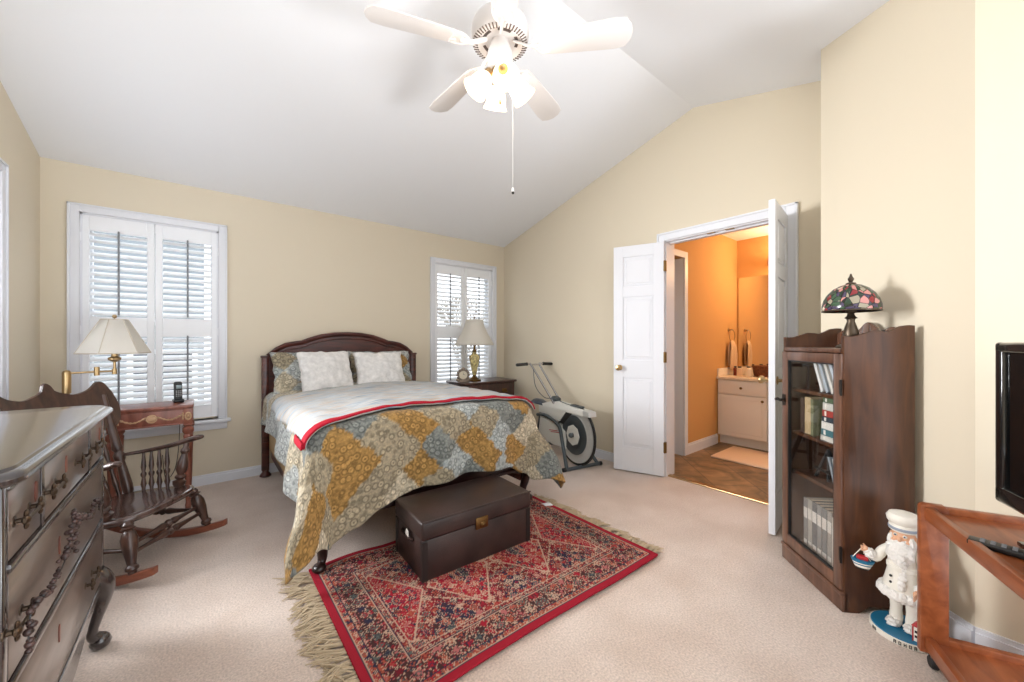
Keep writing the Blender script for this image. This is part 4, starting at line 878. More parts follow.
for s in (-1, 1): bm = nb(); turned(bm, (.74, s * .10, .928), (.755, s * .235, .92), [(0, .016), (.05, .02), (.1, .017), (.9, .018), (1, .014)], 12); obj('grip', bm, M['rubber'], bk)
bm = nb(); box(bm, (.33, 0, .585), (.07, .075, .05), MX.Rotation(R(-20), 3, 'Y'), .008); obj('bracket', bm, M['bikegrey'], bk)
bm = nb(); tube(bm, catmull([(.68, .06, .87), (.57, .1, .70), (.42, .085, .60), (.3, .05, .60), (.1, .04, .575), (-.05, .02, .562)], 6), .004, 6); obj('cable', bm, M['bikegrey'], bk)
bm = nb(); box(bm, (-.02, 0, .566), (.16, .05, .016), None, .005); obj('console', bm, M['bikegrey'], bk)
# ================================================================ CEILING FAN
fn = thing('ceiling_fan', 'white five-blade ceiling fan with lit tulip glass shades', 'ceiling fan', (1.14, 1.5, 2.60))
M['fanwhite'] = mat('fan_white_enamel', (222, 217, 214), .35)
bm = nb(); lathe(bm, [(.02, .40), (.055, .42), (.07, .46), (.07, .515)], seg=28); obj('canopy', bm, M['fanwhite'], fn)
bm = nb(); cyl(bm, (0, 0, .16), (0, 0, .44), .013); obj('downrod', bm, M['fanwhite'], fn)
bm = nb(); lathe(bm, [(.03, .19), (.06, .18), (.10, .165), (.130, .145), (.140, .12), (.142, .085), (.138, .06), (.128, .045), (.118, .04), (.108, .042), (.095, .055), (.07, .058), (.05, .06)], seg=48); obj('motor_housing', bm, M['fanwhite'], fn)
bm = nb()
for k in range(48):
    a = 2 * pi * k / 48; box(bm, (.122 * cos(a), .122 * sin(a), .0415), (.026, .006, .003), MX.Rotation(a, 3, 'Z') @ MX.Rotation(R(-16), 3, 'Y'))
for k in range(5):
    for q in range(5): a = 2 * pi * (k + .2 + q * .12) / 5; box(bm, (.082 * cos(a), .082 * sin(a), .0555), (.014, .016, .003), MX.Rotation(a, 3, 'Z'))
obj('cooling_vents', bm, mat('vent_shadow_grey', (96, 82, 76), .6), fn, 20)
bm = nb(); lathe(bm, [(.04, .06), (.05, .03), (.062, .0), (.064, -.03), (.058, -.06), (.045, -.075), (.03, -.08)], seg=32); obj('switch_housing', bm, M['fanwhite'], fn)
bm = nb(); lathe(bm, [(.03, -.078), (.042, -.085), (.044, -.1), (.03, -.115), (.018, -.13), (.01, -.15), (0, -.152)], seg=28); fit = obj('light_fitter', bm, M['brass'], fn)
bl0 = None
for k in range(5):
    a = R(20 + 72 * k)
    bm = nb(); o = [(.20, -.052), (.30, -.060), (.54, -.072), (.595, -.066), (.618, -.035), (.626, 0), (.618, .035), (.595, .066), (.54, .072), (.30, .060), (.20, .052), (.19, 0)]
    vs = prism(bm, o, .007, MX.Translation((0, 0, .018)) @ MX.Rotation(R(-13), 4, 'X'), .002); place(bm, vs, MX.Rotation(a, 4, 'Z') @ MX.Rotation(R(2.2), 4, 'Y')); b = obj('blade', bm, M['fanwhite'], fn, 30)
    bm = nb(); m = MX.Rotation(a, 4, 'Z'); n0 = len(bm.verts)
    tube(bm, catmull([(.07, 0, .05), (.11, 0, .03), (.15, 0, .012), (.20, 0, .012)], 4), .011, 8, flat=.6)
    for s in (-1, 1):
        tube(bm, catmull([(.15, 0, .012), (.175, s * .02, .012), (.2, s * .042, .012 - s * .009), (.235, s * .044, .012 - s * .009), (.245, s * .024, .012 - s * .005), (.22, s * .012, .012)], 4), .006, 8); ball(bm, (.243, s * .04, .013 - s * .008), .009, 8, 6)
    ball(bm, (.24, 0, .014), .009, 8, 6); place(bm, bm.verts[:], m); obj('blade_bracket', bm, M['fanwhite'], b)
M['litglass'] = mat('lit_frosted_glass', (255, 240, 220), .4, emit=(255, 226, 190), es=1.2)
for k in range(4):
    a = R(245 + 90 * k); m = MX.Translation((.045 * cos(a), .045 * sin(a), -.095)) @ MX.Rotation(a, 4, 'Z') @ MX.Rotation(R(142), 4, 'Y')
    bm = nb(); tube(bm, catmull([(.02 * cos(a), .02 * sin(a), -.10), (.045 * cos(a), .045 * sin(a), -.09), (.06 * cos(a), .06 * sin(a), -.105)], 5), .009, 8); lathe(bm, [(.02, 0), (.026, .01), (.026, .03), (.02, .034)], m=m); arm_ = obj('lamp_arm', bm, M['brass'], fn)
    bm = nb(); shell(bm, [(.024, .028), (.036, .042), (.047, .068), (.050, .09), (.049, .104), (.056, .122), (.062, .133)], m=m, seg=36, wob=lambda t, z: .05 * abs(cos(t * pi * 6)) * max(0, (z - .1) / .05)); obj('glass_shade', bm, M['litglass'], fn, 60, solid=.003)
bm = nb(); cyl(bm, (0, 0, -.15), (0, 0, -.215), .002, seg=6); lathe(bm, [(.003, -.21), (.007, -.22), (.007, -.245), (.003, -.255)]); obj('pull_chain', bm, M['oldbrass'], fn)
bm = nb(); cyl(bm, (.055, -.03, -.06), (.065, -.02, -.655), .0007, seg=5); lathe(bm, [(.002, -.65), (.006, -.66), (.006, -.675), (.002, -.682)], (.065, -.02, 0)); obj('pull_chain', bm, mat('white_cord', (232, 230, 226), .6), fn)
bm = nb(); lathe(bm, [(.001, -.668), (.0065, -.672), (.0065, -.68), (.001, -.684)], (.065, -.02, 0)); obj('chain_fob', bm, M['iron'], fn)
l = bpy.data.lights.new('fan_bulbs', 'POINT'); l.energy = 6; l.color = (1, .93, .86); l.shadow_soft_size = .08; o = bpy.data.objects.new('fan_bulbs', l); COL.objects.link(o); o.location = (1.14, 1.5, 2.40)
# ================================================================ BOOKCASE
M['oak'] = wood('dark_oak_case', (62, 34, 18), (94, 56, 30), .4, (5, 5, .8), 5, coat=.0)
M['oakfront'] = wood('dark_oak_front', (74, 48, 36), (116, 80, 62), .3, (6, 6, .8), 5, coat=.3)
bc = thing('bookcase', 'dark oak bookcase with a glass door beside the slanted wall', 'bookcase', (2.172, .382, 0), R(45))
bw, bd, bt = .44, .28, 1.142
def sidepanel(bm, x):
    top = [(0, 1.205), (-.02, 1.203), (-.05, 1.205), (-.08, 1.215), (-.115, 1.228), (-.15, 1.226), (-.175, 1.222), (-.2, 1.232), (-.23, 1.248), (-.26, 1.252), (-bd, 1.25)]
    prism(bm, [(0, .0)] + [(y, z) for y, z in top] + [(-bd, .0), (-bd + .05, 0), (-bd + .08, .028), (-.1, .03), (-.06, 0)], .02, MX.Translation((x, 0, 0)) @ YZ, .002)
bm = nb(); sidepanel(bm, 0); obj('side_panel', bm, M['oak'], bc, 30)
bm = nb(); sidepanel(bm, bw - .02); obj('side_panel', bm, M['oak'], bc, 30)
bm = nb(); o = [(.02, 1.14), (bw - .02, 1.14)] + [(bw - .02 - (bw - .04) * i / 40, 1.235 + .028 * math.exp(-((i - 20) / 7) ** 2) + .012 * cos((i - 20) / 20 * 3 * pi)) for i in range(41)]
prism(bm, o, .016, MX.Translation((0, -bd + .022, 0)) @ XZ, .002); obj('gallery_rail', bm, wood('polished_gallery_oak', (74, 48, 36), (116, 80, 62), .14, (6, 6, .8), 5, coat=1.0, spec=.8), bc, 30)
bm = nb(); bb(bm, .018, bw - .018, -bd + .01, .006, bt - .012, bt + .008, .003); obj('top', bm, M['oakfront'], bc, 30)
bm = nb(); bb(bm, .02, bw - .02, -bd + .006, -bd + .012, .06, bt); obj('back_panel', bm, M['oak'], bc)
bm = nb(); bb(bm, .02, bw - .02, -bd + .012, -.03, .085, .103); bb(bm, .0, bw, -.02, .008, .0, .085, .004); bb(bm, .0, bw, -.01, .014, .07, .088, .004); obj('plinth', bm, M['oakfront'], bc, 30)
SH = [.103, .49, .70, .93]
for z in SH[1:]: bm = nb(); bb(bm, .02, bw - .02, -bd + .012, -.035, z - .016, z); obj('shelf', bm, M['oak'], bc)
bm = nb(); f = .045; x0, x1, z0, z1 = .006, bw - .006, .092, bt - .015
for a, b, p, q in ((x0, x0 + f, z0, z1), (x1 - f, x1, z0, z1), (x0 + f, x1 - f, z1 - f, z1), (x0 + f, x1 - f, z0, z0 + f + .01)): bb(bm, a, b, -.012, .010, p, q, .003)
dr = obj('door', bm, M['oakfront'], bc, 30)
bm = nb(); i = .006
for a, b, p, q in ((x0 + f, x0 + f + i, z0 + f, z1 - f), (x1 - f - i, x1 - f, z0 + f, z1 - f), (x0 + f, x1 - f, z1 - f - i, z1 - f), (x0 + f, x1 - f, z0 + f + .01, z0 + f + .01 + i)): bb(bm, a, b, -.008, .006, p, q)
obj('glazing_bead', bm, M['black'], dr)
bm = nb(); bb(bm, x0 + f, x1 - f, -.004, -.001, z0 + f, z1 - f); obj('glass_pane', bm, glass_mat('bookcase_glass', gl=.05), dr)
bm = nb(); lathe(bm, [(0, 0), (.014, 0), (.012, .005), (.006, .008), (.006, .022), (0, .024)], m=MX.Translation((x1 - .02, .01, .865)) @ MX.Rotation(R(-90), 4, 'X'), seg=12); tube(bm, catmull([(x1 - .055, .03, .872), (x1 - .03, .036, .865), (x1 - .005, .036, .868), (x1 + .02, .03, .862)], 5), .008, 8); prism(bm, [(-.012, -.03), (.012, -.03), (.016, 0), (.012, .03), (-.012, .03), (-.016, 0)], .003, MX.Translation((x1 - .02, .0135, .865)) @ XZ); obj('handle', bm, M['iron'], dr)
for z in (.25, .98): bm = nb(); cyl(bm, (.002, .012, z - .035), (.002, .012, z + .035), .005, seg=8); bb(bm, .004, .014, .0095, .012, z - .03, z + .03); obj('hinge', bm, M['iron'], dr)
# ---- books and what stands on the shelves; given in the bookcase's own frame
BM = MX.Translation((2.172, .382, 0)) @ MX.Rotation(R(45), 4, 'Z')
pages = mat('book_pages', (226, 216, 196), .9)
def book(label, rgb, w, d, h, loc, rot, group, band=None):
    b = thing('book', label, 'book', (0, 0, 0), 0, group); b.matrix_world = BM @ MX.Translation(V(loc)) @ rot
    bm = nb(); t = .0025
    bb(bm, -w / 2, -w / 2 + t, -d, 0, 0, h); bb(bm, w / 2 - t, w / 2, -d, 0, 0, h); bb(bm, -w / 2, w / 2, -t, .0, 0, h, .001); obj('cover', bm, mat('book_cover', rgb, .5), b, 0)
    bm = nb(); bb(bm, -w / 2 + t, w / 2 - t, -d + .004, -t, .003, h - .004); obj('page_block', bm, pages, b, 0)
    if band:
        bm = nb(); bb(bm, -w / 2 + .002, w / 2 - .002, -.001, .0012, h * .62, h * .82); 
        if w > .02: bb(bm, -w / 2 + .004, w / 2 - .004, -.001, .0012, h * .12, h * .2)
        obj('spine_label', bm, mat('spine_band', band, .6), b, 0)
    return b
I = MX()
low = [(.064, (198, 192, 182), .03, .25, 'cream'), (.096, (150, 146, 138), .03, .27, 'warm grey'), (.13, (112, 116, 116), .034, .27, 'dark grey'), (.165, (134, 136, 134), .032, .27, 'mid grey'), (.2, (96, 100, 102), .034, .27, 'charcoal'), (.235, (158, 156, 148), .032, .27, 'pale grey'), (.268, (120, 122, 120), .03, .265, 'slate grey')]
ordn = ['next to the pink book', 'second from the pink book', 'third from the pink book', 'fourth from the pink book', 'fifth from the pink book', 'sixth from the pink book', 'seventh from the pink book']
book('pink book standing on the lowest shelf of the bookcase by the hinges', (206, 140, 168), .028, .17, .255, (.088, -.05, SH[0]), I, 'books on the lowest shelf')
for k, (x, c, w, h, nm) in enumerate(low): book(f'tall {nm} book on the lowest bookcase shelf, {ordn[k]}', c, w, .19, h, (x + .060, -.045, SH[0]), I, 'books on the lowest shelf', (206, 202, 194))
fl_ = MX.Rotation(R(-90), 4, 'Y')
z = SH[2]; cols = [((214, 210, 200), 'white'), ((74, 120, 128), 'teal'), ((224, 222, 214), 'ivory'), ((58, 70, 80), 'navy'), ((170, 66, 58), 'red'), ((206, 204, 196), 'pale grey'), ((92, 110, 84), 'green')]
where = ['lowest of the flat stack', 'second from the bottom of the flat stack', 'third from the bottom of the flat stack', 'in the middle of the flat stack', 'third from the top of the flat stack', 'second from the top of the flat stack', 'topmost of the flat stack']
for k, (c, nm) in enumerate(cols):
    w = .024 + .006 * (k % 3); book(f'{nm} book on the middle bookcase shelf, {where[k]}', c, w, .15, .17 - .006 * k, (.225 - .003 * k, -.05, z + w / 2), fl_, 'flat stack on the middle shelf', (236, 232, 222)); z += w + .001
book('tall tan album standing beside the flat stack on the middle shelf', (196, 172, 132), .05, .17, .19, (.335, -.06, SH[2]), I, 'books on the middle shelf')
book('slim olive book beside the tan album on the middle shelf', (120, 122, 92), .02, .16, .185, (.295, -.055, SH[2]), I, 'books on the middle shelf')
book('dark brown book by the door latch on the middle shelf', (80, 62, 52), .03, .16, .18, (.38, -.06, SH[2]), I, 'books on the middle shelf')
up = [((232, 234, 238), 'white'), ((206, 214, 222), 'pale blue'), ((226, 222, 214), 'ivory'), ((186, 196, 204), 'grey blue'), ((238, 238, 236), 'bright white')]  # leaning pale bars added for the shutter reflection in the door glass
wu = ['nearest the hinges', 'second from the hinges', 'middle of the leaning row', 'fourth from the hinges', 'farthest from the hinges']
for k, (c, nm) in enumerate(up): book(f'thin {nm} bar imitating shutter reflection on the top shelf, {wu[k]}', c, .018, .13, .165, (.10 + .036 * k, -.07, SH[3] + .002), MX.Rotation(R(22), 4, 'Y'), 'reflection bars on the top shelf')
for k, (c, nm) in enumerate([((198, 172, 110), 'tan'), ((206, 206, 204), 'white'), ((150, 160, 168), 'grey')]):
    book(f'small {nm} booklet by the black easel, {["nearest the door hinges", "second from the door hinges", "third from the hinges"][k]}', c, .013, .1, .135, (.10 + .03 * k, -.07, SH[1] + .001), MX.Rotation(R(18), 4, 'Y'), 'booklets by the easel')
es_ = thing('display_easel', 'small black display easel inside the bookcase', 'easel', (0, 0, 0)); es_.matrix_world = BM @ MX.Translation((.26, -.10, SH[1]))
for a, b in (((-.045, .02, .003), (0, -.01, .15)), ((.045, .02, .003), (0, -.01, .15)), ((0, -.07, .003), (0, -.012, .145))):
    bm = nb(); tube(bm, [a, V(a).lerp(V(b), .5), b], [.008, .007, .006], 8); obj('leg', bm, M['black'], es_)
bm = nb(); cyl(bm, (-.05, .02, .045), (.05, .02, .045), .006); cyl(bm, (-.04, .03, .05), (-.04, .015, .05), .005); cyl(bm, (.04, .03, .05), (.04, .015, .05), .005); obj('ledge', bm, M['black'], es_)
# ---- leaded glass lamp on top
def leaded():
    m = bpy.data.materials.new('leaded_glass'); m.use_nodes = True; nt = m.node_tree; b = nt.nodes['Principled BSDF']; L = nt.links.new
    uv = nt.nodes.new('ShaderNodeUVMap'); a = nt.nodes.new('ShaderNodeTexVoronoi'); a.inputs['Scale'].default_value = 1; e = nt.nodes.new('ShaderNodeTexVoronoi'); e.feature = 'DISTANCE_TO_EDGE'; e.inputs['Scale'].default_value = 1
    mp = nt.nodes.new('ShaderNodeMapping'); mp.inputs['Scale'].default_value = (26, 7, 1)
    sp = nt.nodes.new('ShaderNodeSeparateColor'); r = nt.nodes.new('ShaderNodeValToRGB'); cr = r.color_ramp; cr.interpolation = 'CONSTANT'
    for p, c in ((0, (40, 60, 42)), (.24, (150, 140, 120)), (.36, (70, 60, 84)), (.52, (190, 128, 122)), (.64, (56, 80, 58)), (.82, (130, 40, 44)), (.92, (206, 190, 166))):
        x = cr.elements.new(p); x.color = lin(c)
    cr.elements.remove(cr.elements[0]); cr.elements.remove(cr.elements[-1])
    ed = nt.nodes.new('ShaderNodeMath'); ed.operation = 'GREATER_THAN'; ed.inputs[1].default_value = .05
    mx = nt.nodes.new('ShaderNodeMix'); mx.data_type = 'RGBA'; mx.inputs[6].default_value = lin((34, 30, 28))
    L(uv.outputs[0], mp.inputs[0]); L(mp.outputs[0], a.inputs['Vector']); L(mp.outputs[0], e.inputs['Vector']); L(a.outputs['Color'], sp.inputs[0]); L(sp.outputs[0], r.inputs[0]); L(e.outputs['Distance'], ed.inputs[0])
    L(ed.outputs[0], mx.inputs[0]); L(r.outputs[0], mx.inputs[7]); L(mx.outputs[2], b.inputs['Base Color']); b.inputs['Roughness'].default_value = .2; return m
tl = thing('stained_glass_lamp', 'small lamp with a leaded stained glass dome on top of the bookcase', 'lamp', (2.335, .387, bt + .008))
M['bronze'] = mat('bronze_patina', (86, 74, 62), .4, metal=.8)
bm = nb(); lathe(bm, [(.055, 0), (.056, .006), (.048, .014), (.03, .022), (.022, .032), (.028, .05), (.03, .07), (.022, .1), (.014, .125), (.016, .135), (.024, .14), (.016, .148), (.012, .16), (.02, .168), (.02, .174), (.01, .18), (.008, .24)], seg=24); obj('base', bm, M['bronze'], tl)
dp = [(.104, .172), (.107, .182), (.106, .200), (.099, .226), (.085, .252), (.064, .275), (.04, .290), (.02, .296)]
bm = nb(); n = len(dp) - 1
def dome(u, v): k = min(int(v * n), n - 1); f = v * n - k; r = dp[k][0] + (dp[k + 1][0] - dp[k][0]) * f; z = dp[k][1] + (dp[k + 1][1] - dp[k][1]) * f; return V((r * cos(2 * pi * u), r * sin(2 * pi * u), z))
grid(bm, dome, 48, 14, wrap=True, uvfn=lambda u, v: (u, v)); obj('stained_glass_shade', bm, leaded(), tl, 60, solid=.002)
bm = nb(); torus(bm, (0, 0, .173), .104, .004, seg=40); lathe(bm, [(.022, .293), (.018, .302), (.006, .306), (.01, .314), (.012, .322), (.006, .332), (.003, .345)], seg=14); obj('finial', bm, M['bronze'], tl)
# ================================================================ NUTCRACKER FIGURE
nc = thing('nutcracker_figurine', 'white bearded nutcracker figurine in a fur-trimmed coat on a blue base', 'figurine', (2.2, .203, 0), R(168))
M['ncwhite'] = mat('figurine_white', (234, 230, 220), .5); M['fur'] = mat('white_fur', (238, 236, 232), .95, bump=.8, bscale=90); M['skin'] = mat('painted_face', (226, 176, 142), .45); M['ncblue'] = mat('figurine_teal_blue', (28, 112, 150), .4); M['ncred'] = mat('figurine_red', (176, 38, 44), .45)
def fluff(bm, c, s, seed, amp=.25, seg=20, ring=14):
    vs = ball(bm, (0, 0, 0), 1, seg, ring)
    for v in vs:
        d = 1 + amp * NZ.noise(v.co * 3.1 + V((seed, 0, 0))) + amp * .6 * NZ.noise(v.co * 8 + V((seed, 3, 0))); v.co = V(c) + V((v.co.x * s[0] * d, v.co.y * s[1] * d, v.co.z * s[2] * d))
bm = nb(); lathe(bm, [(.100, .002), (.102, .006), (.102, .024), (0, .024)], seg=40); obj('base_rim', bm, M['ncwhite'], nc)
bm = nb(); lathe(bm, [(0, .024), (.098, .024), (.097, .028), (0, .028)], seg=40); obj('base_top', bm, M['ncblue'], nc)
bm = nb()
def rimbox(t, z, w, h): a = R(t); box(bm, (.1025 * cos(a), .1025 * sin(a), z), (.002, w, h), MX.Rotation(a, 3, 'Z'))
for t0 in (-42, -36):
    rimbox(t0, .013, .002, .012); rimbox(t0 + 1.6, .017, .003, .002); rimbox(t0 + 2.6, .011, .002, .008)
obj('base_lettering', bm, M['black'], nc)
bm = nb()
for k, t0 in enumerate((2, 10, 18, 26, 34)):
    for q in (0, 3): rimbox(t0 + q, .013, .002, .013)
    rimbox(t0 + 1.5, .0185 if k % 2 else .013, .005, .0022)
    if k != 2: rimbox(t0 + 1.5, .008 if k % 2 else .0185, .005, .0022)
obj('base_lettering', bm, M['black'], nc)
for s in (-1, 1):
    bm = nb(); lathe(bm, [(.020, .045), (.021, .06), (.018, .09), (.02, .13), (.023, .17)], (-.005, s * .024, 0), 14); obj('leg', bm, M['ncwhite'], nc)
    bm = nb(); fluff(bm, (.012, s * .026, .042), (.036, .022, .016), s * 2, .3); obj('boot', bm, M['fur'], nc)
bm = nb(); lathe(bm, [(.03, .16), (.062, .165), (.066, .18), (.056, .22), (.048, .26), (.046, .30), (.042, .335), (.03, .35), (.018, .355)], (0, 0, 0), 24); obj('coat', bm, M['ncwhite'], nc)
bm = nb()
for k in range(22):
    a = 2 * pi * k / 22; fluff(bm, (.064 * cos(a), .064 * sin(a), .172), (.018, .018, .02), k, .35, 8, 6)
obj('fur_hem', bm, M['fur'], nc)
bm = nb(); 
for k in range(9): fluff(bm, (.05 + .008 * sin(k), .012, .19 + .017 * k), (.011, .013, .012), k + 40, .3, 8, 6)
obj('fur_front', bm, M['fur'], nc)
bm = nb(); lathe(bm, [(.047, .262), (.051, .266), (.051, .28), (.047, .284)], seg=24); box(bm, (.05, 0, .273), (.006, .022, .018), None, .002); obj('belt', bm, M['ncwhite'], nc)
bm = nb()
for z in (.24, .215): ball(bm, (.053, -.022, z), .005, 8, 6); 
obj('button', bm, M['black'], nc)
bm = nb(); vs = ball(bm, (0, 0, .392), (.037, .036, .045), 24, 18); ball(bm, (.037, 0, .392), (.011, .008, .011), 10, 8)
for s in (-1, 1): ball(bm, (.0, s * .037, .392), (.009, .006, .013), 8, 8); ball(bm, (.03, s * .019, .382), (.009, .010, .008), 8, 8)
obj('head', bm, M['skin'], nc)
bm = nb()
for s in (-1, 1): ball(bm, (.032, s * .014, .405), (.006, .007, .006), 10, 8)
obj('eye', bm, M['ncwhite'], nc)
bm = nb()
for s in (-1, 1): ball(bm, (.0365, s * .014, .405), (.003, .0035, .0035), 8, 6)
obj('pupil', bm, mat('blue_pupil', (50, 70, 110), .3), nc)
bm = nb(); fluff(bm, (.030, 0, .335), (.028, .042, .055), 9, .3); fluff(bm, (.036, 0, .368), (.014, .03, .012), 12, .4); fluff(bm, (.018, -.03, .372), (.016, .012, .03), 14, .3); fluff(bm, (.018, .03, .372), (.016, .012, .03), 15, .3); obj('beard', bm, M['fur'], nc)
bm = nb(); fluff(bm, (-.022, 0, .39), (.028, .042, .045), 17, .3); obj('hair', bm, M['fur'], nc)
bm = nb(); box(bm, (.042, 0, .352), (.008, .022, .006), None, .002); obj('mouth', bm, M['ncred'], nc)
bm = nb(); lathe(bm, [(.040, .418), (.044, .422), (.044, .442), (.042, .446), (.05, .458), (.052, .472), (.044, .486), (.02, .494), (0, .495)], seg=24); obj('hat', bm, M['ncwhite'], nc)
bm = nb(); lathe(bm, [(.0445, .425), (.046, .427), (.046, .434), (.0445, .436)], seg=24); obj('hat_band', bm, mat('silver_braid', (150, 160, 176), .4), nc)
for s in (-1, 1):
    e = V((.035, -.075, .28)) if s < 0 else V((.03, .07, .235)); h = V((.05, -.098, .305)) if s < 0 else V((.058, .06, .215))
    bm = nb(); tube(bm, catmull([(0, s * .042, .332), (.012, s * .062, .31), e, h], 5), [.018] * 8 + [.016] * 8, 12); obj('arm', bm, M['ncwhite'], nc)
    bm = nb(); fluff(bm, e.lerp(h, .6), (.02, .02, .02), s * 5 + 20, .35); obj('fur_cuff', bm, M['fur'], nc)
    bm = nb(); d = (h - e).normalized(); ball(bm, h + d * .008, (.012, .012, .012), 10, 8)
    for k in range(4): cyl(bm, h + d * .01 + V((.006, 0, .006 - .005 * k)), h + d * .02 + V((.010, 0, .004 - .006 * k)), .0035, .0028, 6)
    cyl(bm, h + V((0, 0, .01)), h + d * .012 + V((.004, 0, .016)), .0036, .003, 6); obj('hand', bm, M['skin'], nc)
bt_ = thing('toy_boat_basket', 'tiny striped boat hanging from the nutcracker figurine hand', 'toy boat', (0, 0, 0)); NM = MX.Translation((2.2, .203, 0)) @ MX.Rotation(R(168), 4, 'Z'); bt_.matrix_world = NM @ MX.Translation((.058, -.112, .232)) @ MX.Rotation(R(20), 4, 'Z')
def hull(bm, z0, z1):
    rings = []
    for z in (z0, z1):
        f = .55 + .45 * (z + .01) / .04; rings.append([V((.024 * f * sin(a), .036 * f * cos(a) * (1 if cos(a) < 0 else 1.15), z)) for a in [2 * pi * k / 20 for k in range(20)]])
    ring_loft(bm, rings)
for z0, z1, mt in ((-.01, -.002, 'black'), (-.002, .008, 'ncwhite'), (.008, .013, 'ncblue'), (.013, .018, 'ncwhite'), (.018, .03, 'ncblue')): bm = nb(); hull(bm, z0, z1); obj('hull_band', bm, M[mt], bt_)
bm = nb(); box(bm, (0, .004, .037), (.024, .034, .016), None, .004); box(bm, (0, -.012, .036), (.018, .01, .012), None, .003); obj('cabin', bm, M['ncred'], bt_)
bm = nb()
for s in (-1, 1): cyl(bm, (0, s * .028, .03), (0, s * .003, .072), .0018, seg=6)
obj('hanging_cord', bm, M['ncwhite'], bt_)
lh = thing('toy_lighthouse', 'small red and white toy lighthouse standing on the figurine base', 'lighthouse', (0, 0, 0)); lh.matrix_world = NM @ MX.Translation((.045, .062, .0285))
bm = nb(); box(bm, (0, 0, .028), (.034, .034, .056), None, .002); obj('tower', bm, M['ncwhite'], lh)
bm = nb(); lathe(bm, [(.026, .056), (.03, .058), (.0, .082)], seg=4, m=MX.Rotation(R(45), 4, 'Z')); obj('roof', bm, M['ncred'], lh, 20)
bm = nb()
for y, z in ((-.008, .038), (.008, .038), (-.008, .02), (.008, .02)): box(bm, (.0175, y, z), (.001, .007, .009))
box(bm, (-.005, -.0175, .03), (.008, .001, .03)); obj('window_panes', bm, M['black'], lh)
bm = nb(); box(bm, (.0175, .0, .028), (.002, .003, .056)); box(bm, (.016, -.0165, .028), (.004, .004, .057)); box(bm, (.016, .0165, .028), (.004, .004, .057)); obj('red_corner', bm, M['ncred'], lh)
# ================================================================ TELEVISION AND ITS CART
M['teak'] = wood('teak_cart', (128, 66, 34), (166, 94, 54), .35, (1.2, 5, 5), 5, coat=.2)
ca = atan2(-.407, -.914); ct2 = thing('television_cart', 'reddish teak cart on casters at the right, under the television', 'cart', (2.062, .156, 0), ca)
cl, cdp, chh = .78, .42, .590
for x in (0, cl):
    for y0, y1 in ((0, .075), (cdp - .075, cdp)): bm = nb(); prism(bm, [(y0, .05), (y1, .05), (y1, chh - .012), (y1 - .01, chh), (y0 + .012, chh), (y0 + .003, chh - .004), (y0, chh - .014)], .028, MX.Translation((x - (0 if x == 0 else .028), 0, 0)) @ YZ, .003); obj('leg', bm, M['teak'], ct2, 30)
for z in (chh - .005, .115):
    bm = nb()
    for x in (.0, cl - .028): bb(bm, x, x + .026, .06, cdp - .06, z - .045, z, .003)
    for y in (.012, cdp - .036): bb(bm, .02, cl - .02, y, y + .024, z - .052, z - .004, .003)
    obj('rail_frame', bm, M['teak'], ct2, 30)
    bm = nb(); bb(bm, .02, cl - .02, .03, cdp - .03, z - .04, z - .022); obj('shelf', bm, M['teak'], ct2)
for x in (.02, cl - .02):
    for y in (.035, cdp - .035):
        bm = nb(); cyl(bm, (x, y, .04), (x, y, .06), .012); lathe(bm, [(0, -.011), (.018, -.011), (.022, -.006), (.022, .006), (.018, .011), (0, .011)], (x + .006, y, .022), 16, Yax); obj('caster', bm, M['rubber'], ct2)
tv = thing('television', 'black flat television standing on the teak cart', 'television', (0, 0, 0)); CM = MX.Translation((2.062, .156, 0)) @ MX.Rotation(ca, 4, 'Z'); tv.matrix_world = CM @ MX.Translation((.40, .20, chh - .026))
TW, TZ0, TZ1 = .74, .075, .615; gl = mat('gloss_black', (14, 14, 16), .12, coat=.6)
bm = nb(); f = .036
box(bm, (0, .045, (TZ0 + TZ1) / 2), (TW - .02, .07, TZ1 - TZ0 - .02), None, .02, 3)
for a, b, p, q in ((-TW / 2, -TW / 2 + f, TZ0, TZ1), (TW / 2 - f, TW / 2, TZ0, TZ1), (-TW / 2, TW / 2, TZ1 - f, TZ1), (-TW / 2, TW / 2, TZ0, TZ0 + .055)): bb(bm, a, b, -.018, .03, p, q, .009, 3)
obj('case', bm, gl, tv, 40)
bm = nb(); bb(bm, -TW / 2 + f - .004, TW / 2 - f + .004, -.006, .006, TZ0 + .05, TZ1 - f + .004); obj('screen', bm, mat('dark_screen', (8, 10, 12), .08), tv)
bm = nb(); box(bm, (0, .04, .008), (.36, .2, .016), None, .006); box(bm, (0, .045, .055), (.12, .05, .1), None, .008); obj('stand', bm, gl, tv)
rm = thing('remote_control', 'black remote control lying on the teak cart in front of the television', 'remote', (0, 0, 0)); rm.matrix_world = CM @ MX.Translation((.30, .09, chh - .0265)) @ MX.Rotation(R(62), 4, 'Z')
bm = nb(); box(bm, (0, 0, .010), (.16, .045, .018), None, .006, 3); obj('body', bm, M['black'], rm)
bm = nb()
for i in range(6):
    for j in range(3): box(bm, (-.05 + .02 * i, -.012 + .012 * j, .0195), (.01, .007, .003), None, .001)
obj('keypad', bm, mat('grey_keys_small', (120, 120, 124), .5), rm)
